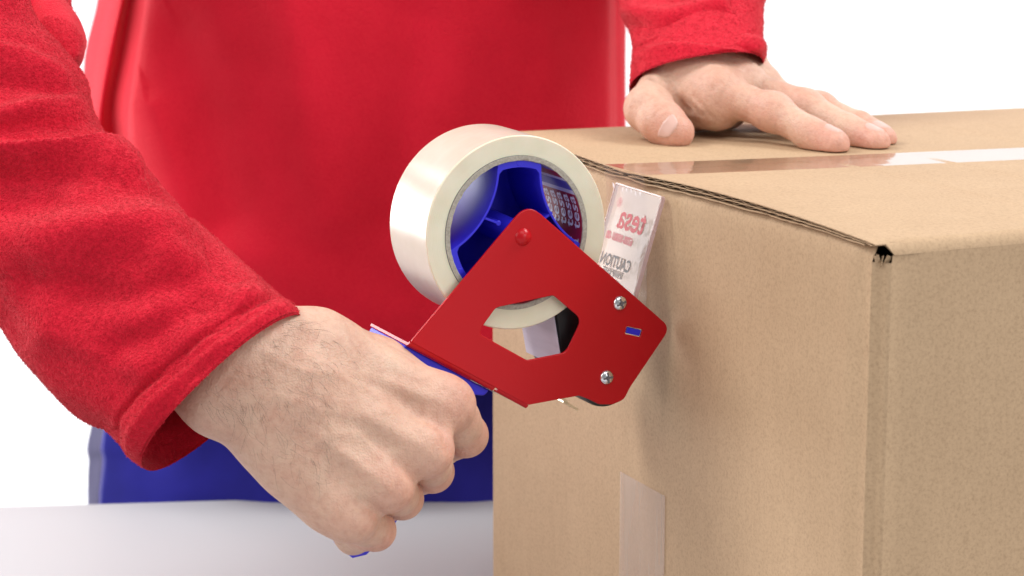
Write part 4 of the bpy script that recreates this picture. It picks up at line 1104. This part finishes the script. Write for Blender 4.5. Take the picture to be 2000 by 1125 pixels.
# trunk of the jumper: keyed cross-sections, folds at the arm pit on the left, hem at the bottom
def ring(y, xs, dz=0):
    names = [1.80, 1.732, 1.690, 1.698, 1.672, 1.643, 1.622, 1.612, 1.617, 1.640, 1.665, 1.700, 1.735]
    pts = [at(x, y, d) for x, d in zip(xs, names)]
    pts += [at(1190, y, 1.86), at(950, y, 1.92), at(640, y, 1.935), at(330, y, 1.91), at(215, y, 1.86)]
    return pts
lev = [(-960, [420, 430, 450, 470, 500, 520, 570, 680, 800, 900, 960, 980, 990]), (-820, [250, 262, 290, 300, 315, 340, 430, 680, 920, 1110, 1150, 1170, 1180]), (-560, [215, 235, 275, 290, 305, 330, 430, 680, 920, 1130, 1180, 1195, 1205]),
       (-120, [205, 228, 262, 284, 296, 320, 430, 680, 930, 1150, 1192, 1198, 1222]),
       (0, [190, 212, 236, 256, 280, 302, 430, 680, 930, 1155, 1196, 1200, 1222]),
       (110, [166, 190, 212, 238, 263, 287, 420, 680, 930, 1155, 1197, 1201, 1220]),
       (230, [164, 177, 192, 222, 250, 276, 415, 680, 930, 1155, 1198, 1203, 1221]),
       (340, [160, 172, 190, 238, 247, 276, 415, 680, 930, 1155, 1199, 1204, 1221]),
       (500, [160, 172, 192, 226, 246, 280, 415, 680, 930, 1155, 1199, 1206, 1221]),
       (640, [165, 176, 192, 220, 246, 284, 415, 680, 930, 1155, 1195, 1206, 1218]),
       (745, [175, 182, 196, 216, 250, 290, 415, 680, 930, 1150, 1190, 1203, 1214])]
K = np.array([ring(y, xs) for y, xs in lev])                    # levels x 18 x 3
nseg = K.shape[1]; uu = np.linspace(0, nseg, 520, endpoint=False)
Kw = np.concatenate([K[:, -2:], K, K[:, :3]], 1)
rows = np.stack([crspline(k_, uu + 2) for k_ in Kw])             # levels x 520 x 3
G = crspline(rows, np.linspace(0, len(lev) - 1, 270))
Nn = grid_normals(G); cen = G.mean(1, keepdims=True)
if np.mean(np.sum(Nn * (G - cen), -1)) < 0: Nn = -Nn
pj = proj(G); front = np.clip(np.sum(Nn * -AF, -1) * 1.5, 0, 1)
foldsT = [(.007, 30, 60, [(300, 210), (345, 330), (380, 470)]), (-.007, 60, 50, [(340, 60), (400, 240), (440, 420)]),
          (.007, 60, 60, [(560, -40), (600, 200), (640, 420)]), (.006, 60, 90, [(1000, -40), (1060, 120), (1080, 250)]),
          (-.006, 60, 60, [(820, 40), (800, 200), (760, 420)]), (.006, 60, 70, [(480, 500), (620, 560), (760, 620)])]
nz = noise_grid(G, (9, 9, 5), 12.3) * .0035 + noise_grid(G, (40, 40, 22), 2.3, 1) * .0006
G = G + Nn * ((fold_field(pj, foldsT) + nz) * front)[..., None]
jump.grid(G)
hem = [G[-1] - Nn[-1] * .0018 * (1 - math.cos(a)) - DZ * .0018 * math.sin(a) for a in np.linspace(0, math.pi, 6)] + [G[-1] - Nn[-1] * .006 + DZ * s_ for s_ in ()] + [G[-1 - k_] - Nn[-1 - k_] * .006 for k_ in (2, 6, 12)]
jump.grid(np.array(hem))
jo = fast_mesh('fleece_jumper', np.concatenate(jump.V), np.concatenate(jump.Q), M['fleece'], person)
# pile of the fleece: short fibres standing off the cloth, thickest where it is close enough to see
JV, JQ = np.concatenate(jump.V), np.concatenate(jump.Q)
def pile(count, zone_d, ln, wd):
    c = JV[JQ].mean(1); pj_ = proj(c); a_ = JV[JQ[:, 2]] - JV[JQ[:, 0]]; b_ = JV[JQ[:, 3]] - JV[JQ[:, 1]]
    nr_ = np.cross(a_, b_); ar = np.linalg.norm(nr_, axis=1); nr_ = nr_ / np.maximum(ar, 1e-12)[:, None]
    sgn = np.where(np.sum(nr_ * (c - CAM), 1) > 0, -1.0, 1.0); nr_ = nr_ * sgn[:, None]
    w_ = ar * ((pj_[:, 2] > zone_d[0]) & (pj_[:, 2] < zone_d[1]) & (pj_[:, 0] > -40) & (pj_[:, 0] < 1560) & (pj_[:, 1] > -40) & (pj_[:, 1] < 960))
    k = rng.choice(len(c), count, p=w_ / w_.sum())
    q = JV[JQ[k]]; s_, t_ = rng.random(count)[:, None], rng.random(count)[:, None]
    p = q[:, 0] * (1 - s_) * (1 - t_) + q[:, 1] * s_ * (1 - t_) + q[:, 2] * s_ * t_ + q[:, 3] * (1 - s_) * t_
    n_ = nr_[k]; tan = rng.normal(size=(count, 3)); tan -= n_ * np.sum(tan * n_, 1)[:, None]; tan /= np.linalg.norm(tan, axis=1)[:, None]
    sd = np.cross(n_, tan); L_ = ln * rng.uniform(.5, 1.2, (count, 1)); h_ = rng.uniform(.25, .9, (count, 1))
    m_ = p + tan * L_ * .55 + n_ * L_ * h_ * .7; e_ = p + tan * L_ * (.9 + .3 * rng.random((count, 1))) + n_ * L_ * h_ * .35
    V_ = np.stack([p - sd * wd, p + sd * wd, m_ + sd * wd, m_ - sd * wd, e_ + sd * wd * .5, e_ - sd * wd * .5], 1).reshape(-1, 3)
    i_ = np.arange(count)[:, None] * 6
    return V_, np.concatenate([i_ + np.array([[0, 1, 2, 3]]), i_ + np.array([[3, 2, 4, 5]])])
pa, qa = pile(150000, (1.0, 1.30), .0012, .00012); pb, qb = pile(25000, (1.33, 1.60), .0014, .00018)
pl_ = fast_mesh('fleece_pile', np.concatenate([pa, pb]), np.concatenate([qa, qb + len(pa)]), M['fleece'], None); pl_.parent = jo; pl_['kind'] = 'stuff'
# trousers
def tring(y, xl, w=0):
    pts = [at(xl, y, 1.775), at(xl + 8, y, 1.73), at(xl + 24, y, 1.695), at(xl + 40, y, 1.683), at(420, y, 1.662), at(680, y, 1.652), at(940, y, 1.660), at(1130, y, 1.69), at(1195, y, 1.76),
           at(1150, y, 1.86), at(900, y, 1.905), at(640, y, 1.91), at(330, y, 1.89), at(xl + 10, y, 1.83)]
    return pts
K = np.array([tring(y, x) for y, x in ((690, 195), (780, 190), (830, 185), (875, 180), (900, 183), (940, 178), (985, 174), (1120, 172), (1300, 176))])
nseg = K.shape[1]; uu = np.linspace(0, nseg, 300, endpoint=False); Kw = np.concatenate([K[:, -2:], K, K[:, :3]], 1)
G = crspline(np.stack([crspline(k_, uu + 2) for k_ in Kw]), np.linspace(0, 8, 90))
Nn = grid_normals(G); cen = G.mean(1, keepdims=True)
if np.mean(np.sum(Nn * (G - cen), -1)) < 0: Nn = -Nn
G = G + Nn * (noise_grid(G, (16, 16, 12), 7.7) * .004)[..., None]
tr = Shell(); jj = np.arange(300)
tr.grid(G)
for s_ in (0, 1):                                                # legs down to the floor
    Ls = []
    for t in np.linspace(0, 1, 16):
        c0 = at(430 if s_ == 0 else 920, 1260, 1.785); c0 = np.array([c0[0], c0[1], c0[2] * (1 - t) + (-.73) * t])
        a = np.linspace(0, 2 * math.pi, 40, endpoint=False); r_ = .098 - .03 * t
        Ls.append(c0 + np.stack([r_ * np.cos(a), r_ * np.sin(a), 0 * a + .004 * np.sin(3 * a + 9 * t)], 1))
    tr.grid(np.array(Ls))
to = fast_mesh('trousers', np.concatenate(tr.V), np.concatenate(tr.Q), M['trousers'], person)
def ribbon(name, j0, j1, mat, lift, parent):
    sub = G[:, j0:j1] + Nn[:, j0:j1] * lift; sh = Shell(); sh.grid(sub, wrap=False); return fast_mesh(name, np.concatenate(sh.V), np.concatenate(sh.Q), mat, parent)
ribbon('side_panel', 280, 300, M['trousers_side'], .0006, to) if False else None
xs_ = proj(G[45])[:, 0]; ds_ = proj(G[45])[:, 2]
jS = int(np.argmin(np.abs(xs_ - 202) + (ds_ > 1.76) * 500))
ribbon('side_panel', max(0, jS - 52), jS - 1, M['trousers_side'], .0007, to)
for dj in (0, 2):
    V = []; F = []                                               # stitches, one by one down the seam, joined as one part
    for i in range(12, 70):
        for f_ in (.0, .5):
            p = G[i, jS + dj] * (1 - f_) + G[i + 1, jS + dj] * f_; nx_ = (G[i + 1, jS + dj] - G[i, jS + dj]) * .32; n_ = Nn[i, jS + dj]; sd = np.cross(n_, nx_); sd = sd / np.linalg.norm(sd) * .0005
            b0 = len(V)
            V += [p - sd + n_ * .0010, p + sd + n_ * .0010, p + nx_ + sd + n_ * .0010, p + nx_ - sd + n_ * .0010, p + nx_ * .5 + n_ * .0017]
            F += [(b0, b0 + 1, b0 + 4, b0 + 4), (b0 + 1, b0 + 2, b0 + 4, b0 + 4), (b0 + 2, b0 + 3, b0 + 4, b0 + 4), (b0 + 3, b0, b0 + 4, b0 + 4)]
    st_ = mesh('seam_stitching', V, [f[:3] for f in F], M['stitch'], to); st_['kind'] = 'stuff'

# ------------------------------------------------------------------ put each thing's origin at its base, parts keep their places
bpy.context.view_layer.update()
for r in [o for o in S.objects if o.type == 'EMPTY' and o.parent is None]:
    pts = []
    for ch in r.children_recursive:
        if ch.type == 'MESH':
            mw = ch.matrix_world; pts += [mw @ Vector(c) for c in ch.bound_box]
    if not pts: continue
    lo = Vector([min(p[i] for p in pts) for i in range(3)]); hi = Vector([max(p[i] for p in pts) for i in range(3)])
    base = Vector(((lo[0] + hi[0]) / 2, (lo[1] + hi[1]) / 2, lo[2]))
    for ch in r.children: ch.location = ch.location - base
    r.location = base
